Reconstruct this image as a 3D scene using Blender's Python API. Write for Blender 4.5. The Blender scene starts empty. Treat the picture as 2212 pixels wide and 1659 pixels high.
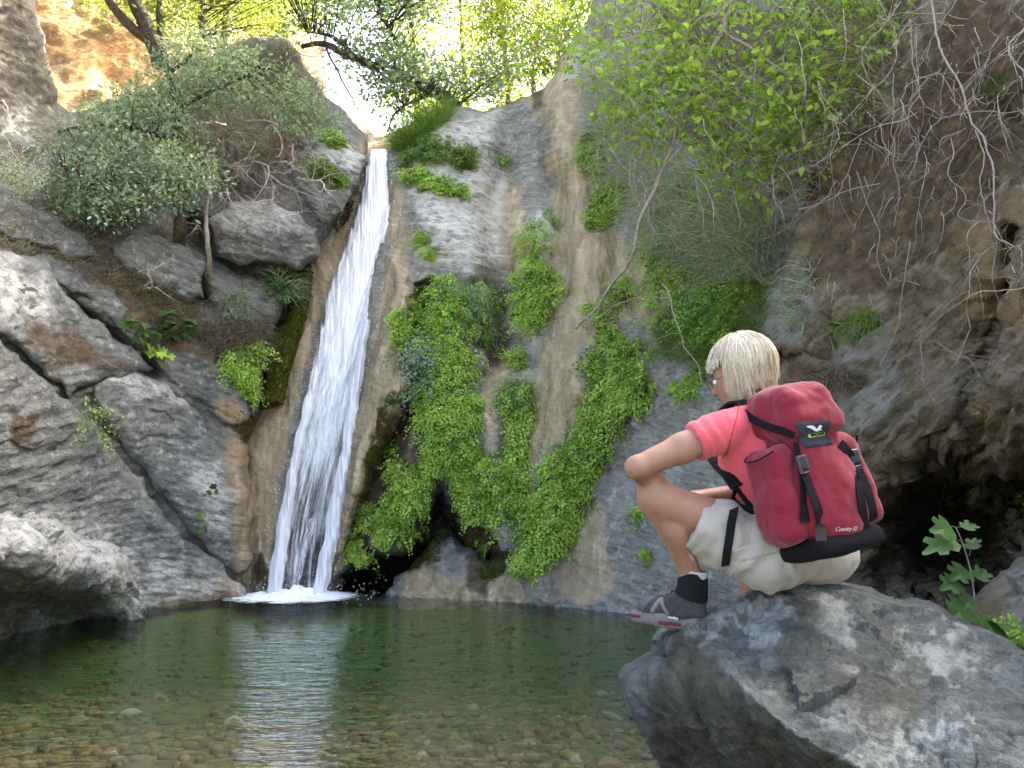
import bpy, math, random
import numpy as np
from math import radians, sin, cos, pi

# ------------------------------------------------------------------ camera, sky, sun, exposure
SC = bpy.context.scene
COL = SC.collection
CAM_H, TILT, LENS = 1.4, radians(7.0), 28.0
cam_d = bpy.data.cameras.new('camera')
cam_d.lens = LENS; cam_d.sensor_width = 36.0; cam_d.clip_start = 0.05; cam_d.clip_end = 900.0
cam = bpy.data.objects.new('camera', cam_d); COL.objects.link(cam)
cam.location = (0, 0, CAM_H); cam.rotation_euler = (radians(90) + TILT, 0, 0)
SC.camera = cam

SUN_DIR = np.array([0.70, 0.36, 0.55]); SUN_DIR /= np.linalg.norm(SUN_DIR)
SUN_EL = math.asin(SUN_DIR[2]); SUN_AZ = math.atan2(SUN_DIR[0], SUN_DIR[1])
world = bpy.data.worlds.new('World'); SC.world = world; world.use_nodes = True
wn = world.node_tree; wn.nodes.clear()
wo = wn.nodes.new('ShaderNodeOutputWorld'); wb = wn.nodes.new('ShaderNodeBackground')
ws = wn.nodes.new('ShaderNodeTexSky'); ws.sky_type = 'NISHITA'; ws.sun_disc = False
ws.sun_elevation = SUN_EL; ws.sun_rotation = SUN_AZ; ws.dust_density = 9.0; ws.air_density = 0.6; ws.ozone_density = 0.2
wb.inputs['Strength'].default_value = 0.13
wn.links.new(ws.outputs[0], wb.inputs[0]); wn.links.new(wb.outputs[0], wo.inputs[0])
sun_d = bpy.data.lights.new('sun', 'SUN'); sun_d.energy = 5.0; sun_d.angle = radians(0.5); sun_d.color = (1.0, 0.93, 0.82)
sun = bpy.data.objects.new('sun', sun_d); COL.objects.link(sun)
from mathutils import Vector, Matrix
sun.rotation_euler = Vector(-SUN_DIR).to_track_quat('-Z', 'Y').to_euler()
sun.location = (30, 20, 30)
SC.view_settings.view_transform = 'Standard'; SC.view_settings.look = 'None'
SC.view_settings.exposure = 3.72; SC.view_settings.gamma = 1.0; SC.view_settings.use_curve_mapping = False
SC.cycles.max_bounces = 8; SC.cycles.transparent_max_bounces = 24; SC.cycles.diffuse_bounces = 4
SC.cycles.use_denoising = True

# ------------------------------------------------------------------ helpers
RNG = np.random.default_rng(11)
F_PX = LENS / 36.0 * 2212.0
CT, ST = cos(TILT), sin(TILT)

def P(px, py, Y):
    """point at forward distance Y that the photograph shows at (px, py) on its 2212 x 1659 grid"""
    px = np.asarray(px, float); py = np.asarray(py, float); Y = np.asarray(Y, float)
    r = (px - 1106.0) / F_PX; u = -(py - 829.5) / F_PX
    fy = CT - u * ST; fz = ST + u * CT
    return np.stack([r / fy * Y, Y + 0 * r, CAM_H + fz / fy * Y], -1)

def unit(v):
    v = np.asarray(v, float)
    return v / (np.linalg.norm(v, axis=-1, keepdims=True) + 1e-12)

def smooth(a, b, x):
    t = np.clip((x - a) / (b - a), 0, 1); return t * t * (3 - 2 * t)

_rg = np.random.default_rng(3)
_G = unit(_rg.normal(size=(256, 3))).astype(np.float32); _GX, _GY, _GZ = (np.ascontiguousarray(_G[:, k]) for k in range(3))
_PM = np.tile(_rg.permutation(256), 3).astype(np.int32)

def perlin(p, seed=0):
    sh = p.shape[:-1]; p = np.asarray(p, np.float64).reshape(-1, 3)
    fl = np.floor(p); f = (p - fl).astype(np.float32); i = fl.astype(np.int32) & 255
    x, y, z = (np.ascontiguousarray(f[:, k]) for k in range(3)); X, Y, Z = i[:, 0], i[:, 1], i[:, 2]
    u, v, w = (a * a * a * (a * (a * 6 - 15) + 10) for a in (x, y, z)); sd = (seed * 37) & 255
    A = _PM[X + sd]; B = _PM[((X + 1) & 255) + sd]
    def row(h, fx):
        def pair(h2, fy):
            k0 = _PM[h2 + Z]; k1 = _PM[h2 + ((Z + 1) & 255)]
            g0 = _GX[k0] * fx + _GY[k0] * fy + _GZ[k0] * z; g1 = _GX[k1] * fx + _GY[k1] * fy + _GZ[k1] * (z - 1)
            return g0 + w * (g1 - g0)
        a = pair(_PM[h + Y], y); b = pair(_PM[h + ((Y + 1) & 255)], y - 1)
        return a + v * (b - a)
    a = row(A, x); b = row(B, x - 1)
    return ((a + u * (b - a)) * 1.5).reshape(sh)

def fbm(p, octv=4, seed=0, gain=0.5, lac=2.03):
    a, s, out = 1.0, 1.0, 0.0
    for k in range(octv):
        out = out + a * perlin(p * s + 17.3 * k, seed + k); a *= gain; s *= lac
    return out

def ridged(p, octv=4, seed=0, gain=0.5):
    a, s, out = 1.0, 1.0, 0.0
    for k in range(octv):
        out = out + a * (1 - 2 * np.abs(perlin(p * s + 9.1 * k, seed + k))); a *= gain; s *= 2.07
    return out * 0.5

def frame_from(d):
    """rows: two axes within the foliation plane, then its normal d"""
    d = unit(d); a = unit(np.cross(d, [0.0, 1.0, 0.0] if abs(d[1]) < .8 else [1.0, 0, 0])); b = np.cross(d, a)
    return np.stack([a, b, d])

def strata(p, d, freq, warp=0.5, seed=0, stretch=0.35):
    """ledges of tilted rock layers: a saw profile across the layering, each layer with its own weight"""
    M = frame_from(d); q = p @ M.T
    s = q[..., 2] * freq + warp * fbm(q * np.array([.6, .6, 1.2]), 3, seed)
    k = np.floor(s); fr = s - k
    w = perlin(np.stack([q[..., 0] * stretch * 3, q[..., 1] * stretch * 3, k * 3.77], -1), seed + 5)
    prof = np.where(fr < .82, fr / .82, (1 - fr) / .18)
    return (prof - .45) * (0.55 + 1.3 * w)

def aniso(p, d, across, along, octv=4, seed=0):
    q = p @ frame_from(d).T
    return fbm(q * np.array([along, along, across]), octv, seed)

_JT = _rg.uniform(.1, .9, (256, 3)).astype(np.float32); _FG = _rg.normal(0, 1, (256, 3)).astype(np.float32); _FO = _rg.uniform(-.5, .5, 256).astype(np.float32)
def facets(p, seed=0, tilt=.5, step=.7):
    """broken-block relief: every cell is a flat face with its own tilt and height"""
    sh = p.shape[:-1]; p = np.asarray(p, np.float64).reshape(-1, 3); fl = np.floor(p); f = (p - fl).astype(np.float32); i = fl.astype(np.int32) & 255
    best = np.full(len(p), 9e9, np.float32); out = np.zeros(len(p), np.float32)
    for dx in (-1, 0, 1):
        A = _PM[((i[:, 0] + dx) & 255) + ((seed * 37) & 255)]
        for dy in (-1, 0, 1):
            B = _PM[A + ((i[:, 1] + dy) & 255)]
            for dz in (-1, 0, 1):
                k = _PM[B + ((i[:, 2] + dz) & 255)]; v = f - np.array([dx, dy, dz], np.float32) - _JT[k]; d = (v * v).sum(-1)
                m = d < best; best[m] = d[m]; km = k[m]; out[m] = tilt * (v[m] * _FG[km]).sum(-1) + step * _FO[km]
    return out.reshape(sh)
def facets_a(p, d, across, along, seed=0, tilt=.5, step=.7): return facets((p @ frame_from(d).T) * np.array([along, along, across]), seed, tilt, step)

def poly_sd(px, py, poly):
    """signed distance to a polygon, positive inside, and the nearest boundary point"""
    sh = np.shape(px); x = np.ravel(px); y = np.ravel(py)
    poly = np.asarray(poly, float); n = len(poly)
    best = np.full(x.shape, 1e18); bx = np.zeros_like(x); by = np.zeros_like(x); ins = np.zeros(x.shape, bool)
    for k in range(n):
        a = poly[k]; b = poly[(k + 1) % n]; e = b - a
        t = np.clip(((x - a[0]) * e[0] + (y - a[1]) * e[1]) / (e @ e + 1e-9), 0, 1)
        cx = a[0] + t * e[0]; cy = a[1] + t * e[1]; d2 = (x - cx) ** 2 + (y - cy) ** 2
        m = d2 < best; best[m] = d2[m]; bx[m] = cx[m]; by[m] = cy[m]
        c = ((a[1] > y) != (b[1] > y)) & (x < (b[0] - a[0]) * (y - a[1]) / (b[1] - a[1] + 1e-12) + a[0])
        ins ^= c
    sd = np.sqrt(best); sd[~ins] *= -1
    return sd.reshape(sh), bx.reshape(sh), by.reshape(sh)

def line_d(px, py, line):
    """distance to a polyline and the parameter 0..1 along it"""
    sh = np.shape(px); x = np.ravel(px); y = np.ravel(py); line = np.asarray(line, float); n = len(line) - 1
    best = np.full(x.shape, 1e18); tt = np.zeros_like(x)
    for k in range(n):
        a, b = line[k], line[k + 1]; e = b - a
        t = np.clip(((x - a[0]) * e[0] + (y - a[1]) * e[1]) / (e @ e + 1e-9), 0, 1)
        d2 = (x - a[0] - t * e[0]) ** 2 + (y - a[1] - t * e[1]) ** 2
        m = d2 < best; best[m] = d2[m]; tt[m] = (k + t[m]) / n
    return np.sqrt(best).reshape(sh), tt.reshape(sh)

def rough_poly(poly, seed=0, amp=5.0, step=12.0):
    """the same outline resampled and roughened, as broken rock is"""
    poly = np.asarray(poly, float); pts = []
    for k in range(len(poly)):
        a = poly[k]; b = poly[(k + 1) % len(poly)]; L = np.hypot(*(b - a)); m = max(1, int(L / step))
        for j in range(m): pts.append(a + (b - a) * j / m)
    pts = np.array(pts); q = np.stack([pts[:, 0] / 42, pts[:, 1] / 42, np.full(len(pts), seed * 3.1)], -1)
    off = np.stack([fbm(q, 3, seed), fbm(q + 31.7, 3, seed + 9)], -1) * amp * 2
    return pts + off

class TPS:
    def __init__(self, ctrl):
        c = np.asarray(ctrl, float); self.c = c[:, :2] / 1000.0; n = len(c)
        K = self._k(self.c[:, None] - self.c[None]) + np.eye(n) * 1e-4
        A = np.zeros((n + 3, n + 3)); A[:n, :n] = K; A[:n, n] = 1; A[:n, n + 1:] = self.c; A[n:, :n] = A[:n, n:].T
        self.w = np.linalg.solve(A, np.concatenate([c[:, 2], np.zeros(3)]))
    @staticmethod
    def _k(d):
        r2 = (d ** 2).sum(-1); return 0.5 * r2 * np.log(r2 + 1e-12)
    def __call__(self, px, py):
        sh = np.shape(px); q = np.stack([np.ravel(px), np.ravel(py)], -1) / 1000.0
        n = len(self.c); out = np.full(len(q), self.w[n]) + q @ self.w[n + 1:]
        for k in range(n):
            out += self.w[k] * self._k(q - self.c[k])
        return out.reshape(sh)

def mesh_obj(name, V, faces, mat=None, parent=None, attrs=None, smooth_shade=True, uv=None, loc=None):
    """faces: list of int arrays, each (n,3) or (n,4)"""
    V = np.asarray(V, np.float32); me = bpy.data.meshes.new(name)
    if not isinstance(faces, (list, tuple)): faces = [faces]
    faces = [np.asarray(f, np.int32) for f in faces if len(f)]
    me.vertices.add(len(V)); me.vertices.foreach_set('co', V.ravel())
    loops = np.concatenate([f.ravel() for f in faces]); tot = np.concatenate([np.full(len(f), f.shape[1], np.int32) for f in faces])
    me.loops.add(len(loops)); me.loops.foreach_set('vertex_index', loops)
    me.polygons.add(len(tot)); st = np.concatenate([[0], np.cumsum(tot)[:-1]]).astype(np.int32)
    me.polygons.foreach_set('loop_start', st); me.polygons.foreach_set('loop_total', tot)
    me.polygons.foreach_set('use_smooth', np.full(len(tot), smooth_shade))
    me.update(calc_edges=True)
    for k, a in (attrs or {}).items():
        at = me.attributes.new(k, 'FLOAT', 'POINT'); at.data.foreach_set('value', np.asarray(a, np.float32).ravel())
    if uv is not None:
        ul = me.uv_layers.new(name='UVMap'); ul.data.foreach_set('uv', np.asarray(uv, np.float32)[loops].ravel())
    if mat: me.materials.append(mat)
    o = bpy.data.objects.new(name, me); COL.objects.link(o)
    if parent is not None:
        o.parent = parent
        if loc is None: o.matrix_parent_inverse = Matrix.Translation(-Vector(parent.location))
    return o

def tag(o, label=None, cat=None, group=None, kind=None):
    if label: o['label'] = label
    if cat: o['category'] = cat
    if group: o['group'] = group
    if kind: o['kind'] = kind
    return o

def empty(name, loc, label, cat, group=None):
    o = bpy.data.objects.new(name, None); COL.objects.link(o); o.location = Vector(loc); o.empty_display_size = .2
    return tag(o, label, cat, group)

def grid_normals(Q):
    du = np.gradient(Q, axis=1); dv = np.gradient(Q, axis=0)
    return unit(np.cross(dv, du))

class Relief: pass

def relief(name, box, step, ctrl, mat, outline=None, rim=(40, .5), back=1.0, yadd=None, disp=None, masks=None,
           parent=None, rough=5.0, seed=1, backdir=None):
    """A rock surface: distance from control points, rounded edges, displaced along its normal, with real thickness at its outline."""
    x0, x1, y0, y1 = box; nx = int((x1 - x0) / step) + 1; ny = int((y1 - y0) / step) + 1
    px, py = np.meshgrid(np.linspace(x0, x1, nx), np.linspace(y0, y1, ny))
    gx, gy = px.copy(), py.copy()
    f = TPS(ctrl); keep = np.ones((ny, nx), bool); ext = np.zeros((ny, nx)); edge = np.ones((ny, nx))
    sd = np.full((ny, nx), 1e6)
    if outline is not None:
        ol = rough_poly(outline, seed, rough)
        sd, bx, by = poly_sd(px, py, ol)
        lim = 6.2 * step; out = sd < 0
        px = np.where(out, bx, px); py = np.where(out, by, py); keep = sd > -lim
        ext = np.clip(-sd / lim, 0, 1) * out
        edge = smooth(0, rim[0], sd)
    Y = f(px, py)
    if outline is not None:
        t = 1 - np.clip(sd / rim[0], 0, 1); Y = Y + rim[1] * (1 - np.sqrt(np.maximum(0, 1 - t * t)))
    if yadd is not None: Y = Y + yadd(px, py)
    Q = P(px, py, Y); N = grid_normals(Q)
    N = np.where((N[..., 1:2] > .2) & (np.abs(N[..., 2:3]) < .9), -N, N)
    if disp is not None:
        a = disp(Q, N, px, py); Q = Q + N * (a * (0.25 + .75 * edge))[..., None]
    if outline is not None:
        bd = unit(Q - np.array([0, 0, CAM_H])) if backdir is None else np.broadcast_to(unit(backdir), Q.shape)
        Q = Q + bd * (ext * back)[..., None]
        W = np.stack([fbm(Q * 2.2 + 5 * k, 3, 170 + k) for k in range(3)], -1) if (ext > .2).any() else 0; Q = Q + W * (.03 * back * smooth(.1, .5, ext))[..., None]
    idx = np.arange(ny * nx).reshape(ny, nx)
    quad = np.stack([idx[:-1, :-1], idx[1:, :-1], idx[1:, 1:], idx[:-1, 1:]], -1).reshape(-1, 4)
    kq = (keep[:-1, :-1] & keep[1:, :-1] & keep[1:, 1:] & keep[:-1, 1:]).ravel(); quad = quad[kq]
    used, inv = np.unique(quad, return_inverse=True); quad = inv.reshape(-1, 4)
    at = {k: np.broadcast_to(m(px, py, Q), px.shape).ravel()[used] for k, m in (masks or {}).items()}
    o = mesh_obj(name, Q.reshape(-1, 3)[used], quad, mat, parent, at)
    R = Relief(); R.o = o; R.Q = Q; R.N = grid_normals(Q); R.box = (x0, y0, (x1 - x0) / (nx - 1), (y1 - y0) / (ny - 1)); R.f = f; R.sd = sd
    return R

def on(R, px, py):
    """point and normal of a relief where the photograph shows (px, py)"""
    x0, y0, sx, sy = R.box; ny, nx = R.Q.shape[:2]
    u = np.clip((np.asarray(px, float) - x0) / sx, 0, nx - 1.001); v = np.clip((np.asarray(py, float) - y0) / sy, 0, ny - 1.001)
    i = u.astype(int); j = v.astype(int); a = (u - i)[..., None]; b = (v - j)[..., None]
    def L(A): return (A[j, i] * (1 - a) + A[j, i + 1] * a) * (1 - b) + (A[j + 1, i] * (1 - a) + A[j + 1, i + 1] * a) * b
    n = unit(L(R.N)); q = L(R.Q)
    flip = (n * (np.array([0, 0, CAM_H]) - q)).sum(-1, keepdims=True) < 0
    return q, np.where(flip, -n, n)

def in_poly(poly, n, seed=0):
    """n random spots inside an outline"""
    r = np.random.default_rng(seed); poly = np.asarray(poly, float); lo, hi = poly.min(0), poly.max(0); got = np.zeros((0, 2))
    while len(got) < n:
        c = r.uniform(lo, hi, (n * 3 + 20, 2)); s, _, _ = poly_sd(c[:, 0], c[:, 1], poly); got = np.concatenate([got, c[s > 0]])
    return got[:n]

def msk(poly, soft=25, nz=22, seed=0, scale=60.0):
    """a mask with a ragged soft edge for material that has its own place on the rock"""
    def f(px, py, Q):
        sd, _, _ = poly_sd(px, py, poly)
        n = fbm(np.stack([px / scale, py / scale, np.full_like(px, seed * 1.7)], -1), 4, seed)
        return smooth(-soft, soft, sd + n * nz)
    return f

def many(*fs):
    def f(px, py, Q):
        out = 0
        for g in fs: out = np.maximum(out, g(px, py, Q))
        return out
    return f

# ---- node helpers
def new_mat(name):
    m = bpy.data.materials.new(name); m.use_nodes = True; nt = m.node_tree; nt.nodes.clear()
    out = nt.nodes.new('ShaderNodeOutputMaterial'); return m, nt, out

class NT:
    def __init__(s, nt): s.nt = nt
    def n(s, t, **kw):
        nd = s.nt.nodes.new(t)
        for k, v in kw.items():
            if hasattr(nd, k) and k not in nd.inputs: setattr(nd, k, v)
            else: nd.inputs[k].default_value = v
        return nd
    def l(s, a, b): s.nt.links.new(a, b)
    def attr(s, name): return s.n('ShaderNodeAttribute', attribute_name=name).outputs['Fac']
    def noise(s, vec, scale, detail=4, rough=.55, dist=0.0):
        nd = s.n('ShaderNodeTexNoise'); nd.inputs['Scale'].default_value = scale; nd.inputs['Detail'].default_value = detail
        nd.inputs['Roughness'].default_value = rough; nd.inputs['Distortion'].default_value = dist
        if vec is not None: s.l(vec, nd.inputs['Vector'])
        return nd.outputs['Fac']
    def ramp(s, fac, stops):
        nd = s.n('ShaderNodeValToRGB'); cr = nd.color_ramp
        while len(cr.elements) < len(stops): cr.elements.new(.5)
        for e, (p, c) in zip(cr.elements, stops):
            e.position = p; e.color = (*c, 1) if not np.isscalar(c) else (c, c, c, 1)
        s.l(fac, nd.inputs[0]); return nd.outputs[0]
    def mix(s, fac, a, b, mode='MIX'):
        nd = s.n('ShaderNodeMix', data_type='RGBA', blend_type=mode)
        for sock, v in ((nd.inputs[0], fac), (nd.inputs[6], a), (nd.inputs[7], b)):
            if hasattr(v, 'is_linked'): s.l(v, sock)
            else: sock.default_value = v if np.isscalar(v) else (*v, 1)
        return nd.outputs[2]
    def math(s, op, a, b=0.0, clamp=False):
        nd = s.n('ShaderNodeMath', operation=op); nd.use_clamp = clamp
        for i, v in enumerate((a, b)):
            if hasattr(v, 'is_linked'): s.l(v, nd.inputs[i])
            else: nd.inputs[i].default_value = v
        return nd.outputs[0]
    def mapping(s, vec, rot=(0, 0, 0), scale=(1, 1, 1)):
        nd = s.n('ShaderNodeMapping'); nd.inputs['Rotation'].default_value = rot; nd.inputs['Scale'].default_value = scale
        s.l(vec, nd.inputs['Vector']); return nd.outputs[0]
    def obj(s): return s.n('ShaderNodeTexCoord').outputs['Object']
    def bump(s, h, strength=.5, dist=.02, normal=None):
        nd = s.n('ShaderNodeBump'); nd.inputs['Strength'].default_value = strength; nd.inputs['Distance'].default_value = dist
        s.l(h, nd.inputs['Height'])
        if normal is not None: s.l(normal, nd.inputs['Normal'])
        return nd.outputs[0]
    def bsdf(s, col, rough=.8, spec=.3, normal=None):
        nd = s.n('ShaderNodeBsdfPrincipled')
        if hasattr(col, 'is_linked'): s.l(col, nd.inputs['Base Color'])
        else: nd.inputs['Base Color'].default_value = (*col, 1)
        if hasattr(rough, 'is_linked'): s.l(rough, nd.inputs['Roughness'])
        else: nd.inputs['Roughness'].default_value = rough
        nd.inputs['Specular IOR Level'].default_value = spec
        if normal is not None: s.l(normal, nd.inputs['Normal'])
        return nd

def rock_mat(name, fol, dark, mid, light, tan=(.33, .25, .16), soil_and_shade=(.10, .075, .05), moss=(.05, .06, .015), pale=(.46, .45, .42),
             vertical=False, wet=False, bands=(30, 5), fol_amp=1.0):
    """layered rock; 'tan', 'soil', 'moss', 'pale' masks on the mesh say where it is sinter, earth, moss, bleached, or painted light and shade"""
    dark, mid, light, tan, soil_and_shade, moss, pale = (tuple(a * b for a, b in zip(c_, (1.0, 1.0, .93))) for c_ in (dark, mid, light, tan, soil_and_shade, moss, pale))
    m, nt, out = new_mat(name); t = NT(nt); ob = t.obj()
    e = Matrix([list(r) for r in frame_from(fol)]).to_euler()
    fo = t.mapping(ob, tuple(e), (1, 1, 1))
    band = t.mapping(fo, (0, 0, 0), (bands[1], bands[1], bands[0]))
    n1 = t.noise(band, 1.0, 6, .62, .4)
    n2 = t.noise(ob, 2.2, 6, .6)
    n3 = t.noise(ob, 38.0, 5, .7)
    n4 = t.noise(ob, 9.0, 5, .65)
    s = t.math('ADD', t.math('MULTIPLY', n1, .5), t.math('MULTIPLY', n2, .3)); s = t.math('ADD', s, t.math('MULTIPLY', n3, .2))
    c = t.ramp(s, [(.36, dark), (.49, mid), (.64, light)])
    c = t.mix(t.ramp(n4, [(.54, 0.0), (.68, .55)]), c, pale)                         # lichen and quartz
    st = t.mapping(ob, (0, 0, 0), (7, 7, .8)); ns = t.noise(st, 1.0, 5, .6, .3)
    tc = t.ramp(ns, [(.3, tuple(x * .62 for x in tan)), (.5, tan), (.7, tuple(min(1, x * 1.5) for x in tan))])
    tc = t.mix(t.ramp(n3, [(.4, 0.0), (.75, .3)]), tc, (.16, .13, .10))
    c = t.mix(t.attr('tan'), c, tc)
    c = t.mix(t.math('MULTIPLY', t.attr('pale'), t.ramp(t.math('ADD', t.math('MULTIPLY', n4, .6), t.math('MULTIPLY', n1, .4)), [(.40, .12), (.56, 1.0)])), c, pale)
    so = t.ramp(n4, [(.3, tuple(x * .5 for x in soil_and_shade)), (.52, soil_and_shade), (.72, tuple(x * 1.9 for x in soil_and_shade))])
    c = t.mix(t.math('MULTIPLY', t.attr('soil_and_shade'), t.ramp(n2, [(.25, .55), (.5, 1.0)])), c, so)
    mo = t.ramp(n3, [(.3, tuple(x * .5 for x in moss)), (.7, tuple(x * 1.7 for x in moss))])
    c = t.mix(t.math('MULTIPLY', t.attr('moss'), t.ramp(n4, [(.36, .25), (.5, 1.0)])), c, mo)
    h = t.math('ADD', t.math('MULTIPLY', n1, .8 * fol_amp), t.math('MULTIPLY', n3, .75)); h = t.math('ADD', h, t.math('MULTIPLY', n4, .6))
    b = t.bump(h, 1.0, .036)
    rg = t.ramp(n4, [(.3, .42 if wet else .72), (.7, .62 if wet else .92)])
    p = t.bsdf(c, rg, .35 if wet else .25, b); t.l(p.outputs[0], out.inputs[0]); return m

def plain_mat(name, col, rough=.7, spec=.3, var=.25, scale=30.0, bump=0.0, bscale=None):
    m, nt, out = new_mat(name); t = NT(nt); ob = t.obj(); n = t.noise(ob, scale, 4, .6)
    c = t.ramp(n, [(.3, tuple(x * (1 - var) for x in col)), (.7, tuple(min(1, x * (1 + var)) for x in col))])
    nb = t.bump(t.noise(ob, bscale or scale * 4, 4, .6), bump, .004) if bump else None
    p = t.bsdf(c, rough, spec, nb); t.l(p.outputs[0], out.inputs[0]); return m

def leaf_mat(name, cols, trans=.45, rough=.5):
    """leaf: colour by the leaf's own random value, lets light through"""
    m, nt, out = new_mat(name); t = NT(nt); r = t.attr('rnd')
    n = len(cols); c = t.ramp(r, [(i / max(1, n - 1), cc) for i, cc in enumerate(cols)])
    p = t.bsdf(c, rough, .35); tr = t.n('ShaderNodeBsdfTranslucent')
    t.l(t.mix(1.0, c, (1.0, 1.15, .55), 'MULTIPLY'), tr.inputs[0])
    mx = t.n('ShaderNodeMixShader'); mx.inputs[0].default_value = trans
    t.l(p.outputs[0], mx.inputs[1]); t.l(tr.outputs[0], mx.inputs[2]); t.l(mx.outputs[0], out.inputs[0]); return m
# ------------------------------------------------------------------ rock
DL = np.array([0.50, -0.35, 0.80])      # normal of the layering on the near slope (dips towards the pool)
DR = np.array([-0.34, 0.44, 0.80])     # on the overhang
DH = np.array([0.12, -0.15, 0.98])      # on the wall beside the fall
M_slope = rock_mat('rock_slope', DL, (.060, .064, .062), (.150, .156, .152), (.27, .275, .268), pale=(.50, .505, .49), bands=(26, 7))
M_soil = rock_mat('rock_soil', DL, (.058, .060, .055), (.135, .137, .127), (.245, .247, .235), soil_and_shade=(.072, .063, .048), pale=(.36, .36, .34), bands=(26, 7))
M_wall = rock_mat('rock_wall', DH, (.105, .107, .095), (.225, .222, .198), (.38, .375, .345), tan=(.41, .335, .225), pale=(.54, .535, .505), bands=(26, 6))
M_over = rock_mat('rock_overhang', DR, (.052, .044, .029), (.172, .140, .090), (.295, .255, .185), tan=(.22, .155, .08), soil_and_shade=(.105, .076, .043), pale=(.25, .25, .23), bands=(26, 4), fol_amp=1.3)
M_bould = rock_mat('rock_boulder', unit([.3, -.75, .6]), (.045, .052, .050), (.084, .097, .095), (.145, .164, .163), soil_and_shade=(.058, .057, .042), moss=(.060, .060, .026), pale=(.275, .295, .285), bands=(34, 7))

def d_slope(amp=1.0, fr=5.0):
    def f(Q, N, px, py):
        W = Q + .12 * fbm(Q * 1.6, 3, 9)[..., None]; a = .10 * fbm(Q * .8, 3, 2) + .026 * strata(Q, DL, fr, .7, 3) + .012 * strata(W, DL, fr * 3.1, .8, 8) + .024 * facets_a(W, DL, 6.5, 1.3, 12)
        return amp * (a + .03 * aniso(Q, DL, 14, 2.6, 5, 5) + .012 * fbm(Q * 14, 4, 6))
    return f

# --- near slope: bedrock behind, big tilted slabs in front
slope_ctrl = [(790, 325, 11.3), (720, 470, 10.7), (650, 600, 10.5), (585, 800, 10.3), (540, 1000, 10.1), (550, 1150, 10.1), (565, 1290, 10.15), (560, 1420, 10.0),
    (430, 1300, 9.75), (310, 1310, 9.3), (100, 1345, 8.1), (0, 1370, 7.7), (-350, 1440, 6.3), (-350, 1600, 5.9), (300, 1500, 9.0), (0, 1550, 7.4),
    (450, 1100, 9.75), (400, 900, 9.8), (300, 1000, 9.3), (200, 1100, 8.7), (100, 900, 8.1), (0, 1000, 7.6), (0, 800, 7.6), (0, 600, 7.9), (-350, 900, 6.1), (-350, 600, 6.3),
    (200, 700, 8.9), (350, 750, 9.6), (500, 800, 10.1), (200, 500, 9.3), (0, 450, 8.5), (400, 550, 10.0), (550, 500, 10.4), (650, 350, 10.9), (500, 350, 10.8),
    (300, 300, 10.8), (100, 300, 10.0), (0, 200, 9.7), (-350, 200, 7.6), (-350, -300, 8.0), (40, -200, 10.5), (700, 230, 11.8), (660, 110, 12.6), (520, 150, 12.2), (560, 40, 13)]
slope_out = [(-420, -320), (62, -320), (66, -60), (72, 10), (96, 95), (112, 185), (134, 250), (190, 235), (300, 215), (420, 130), (540, 85), (622, 78), (652, 118), (672, 165), (700, 205), (742, 240),
    (780, 283), (796, 318), (783, 372), (768, 412), (742, 450), (728, 480), (700, 520), (664, 560), (642, 600), (620, 660), (582, 740), (568, 820), (556, 890),
    (532, 960), (538, 1030), (560, 1130), (566, 1200), (548, 1250), (560, 1300), (570, 1480), (300, 1560), (-420, 1640)]
def slope_y(px, py):
    d, _ = line_d(px, py, [(150, 660), (210, 715), (262, 745), (330, 800)]); o = .35 * np.exp(-(d / 20) ** 2)
    d, t = line_d(px, py, [(380, 560), (420, 620), (440, 650)]); o = o + .5 * np.exp(-(d / 22) ** 2)      # hollow under the jutting block
    d, t = line_d(px, py, [(420, 500), (560, 590), (640, 590)]); o = o + .45 * np.exp(-(d / 30) ** 2)
    return o + .25 * np.exp(-(((px - 545) / 26) ** 2 + ((py - 1250) / 40) ** 2))
def slope_d(Q, N, px, py):
    up = smooth(640, 430, py); a = d_slope()(Q, N, px, py)
    return a + up * (.06 * fbm(Q * 3, 4, 21) + .02 * fbm(Q * 17, 3, 22))
def soft_soil_shade(*fs):
    g = many(*fs); dark = msk([(-420, -320), (60, -320), (100, 100), (130, 235), (-420, 200)], 20, 30, 39)  # dark: shade painted into the slope's upper left corner
    return lambda a, b, c: np.maximum(dark(a, b, c), .75 * g(a, b, c) * smooth(-.45, .35, fbm(np.stack([a / 70, b / 50, 0 * a], -1), 4, 37)))
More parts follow.
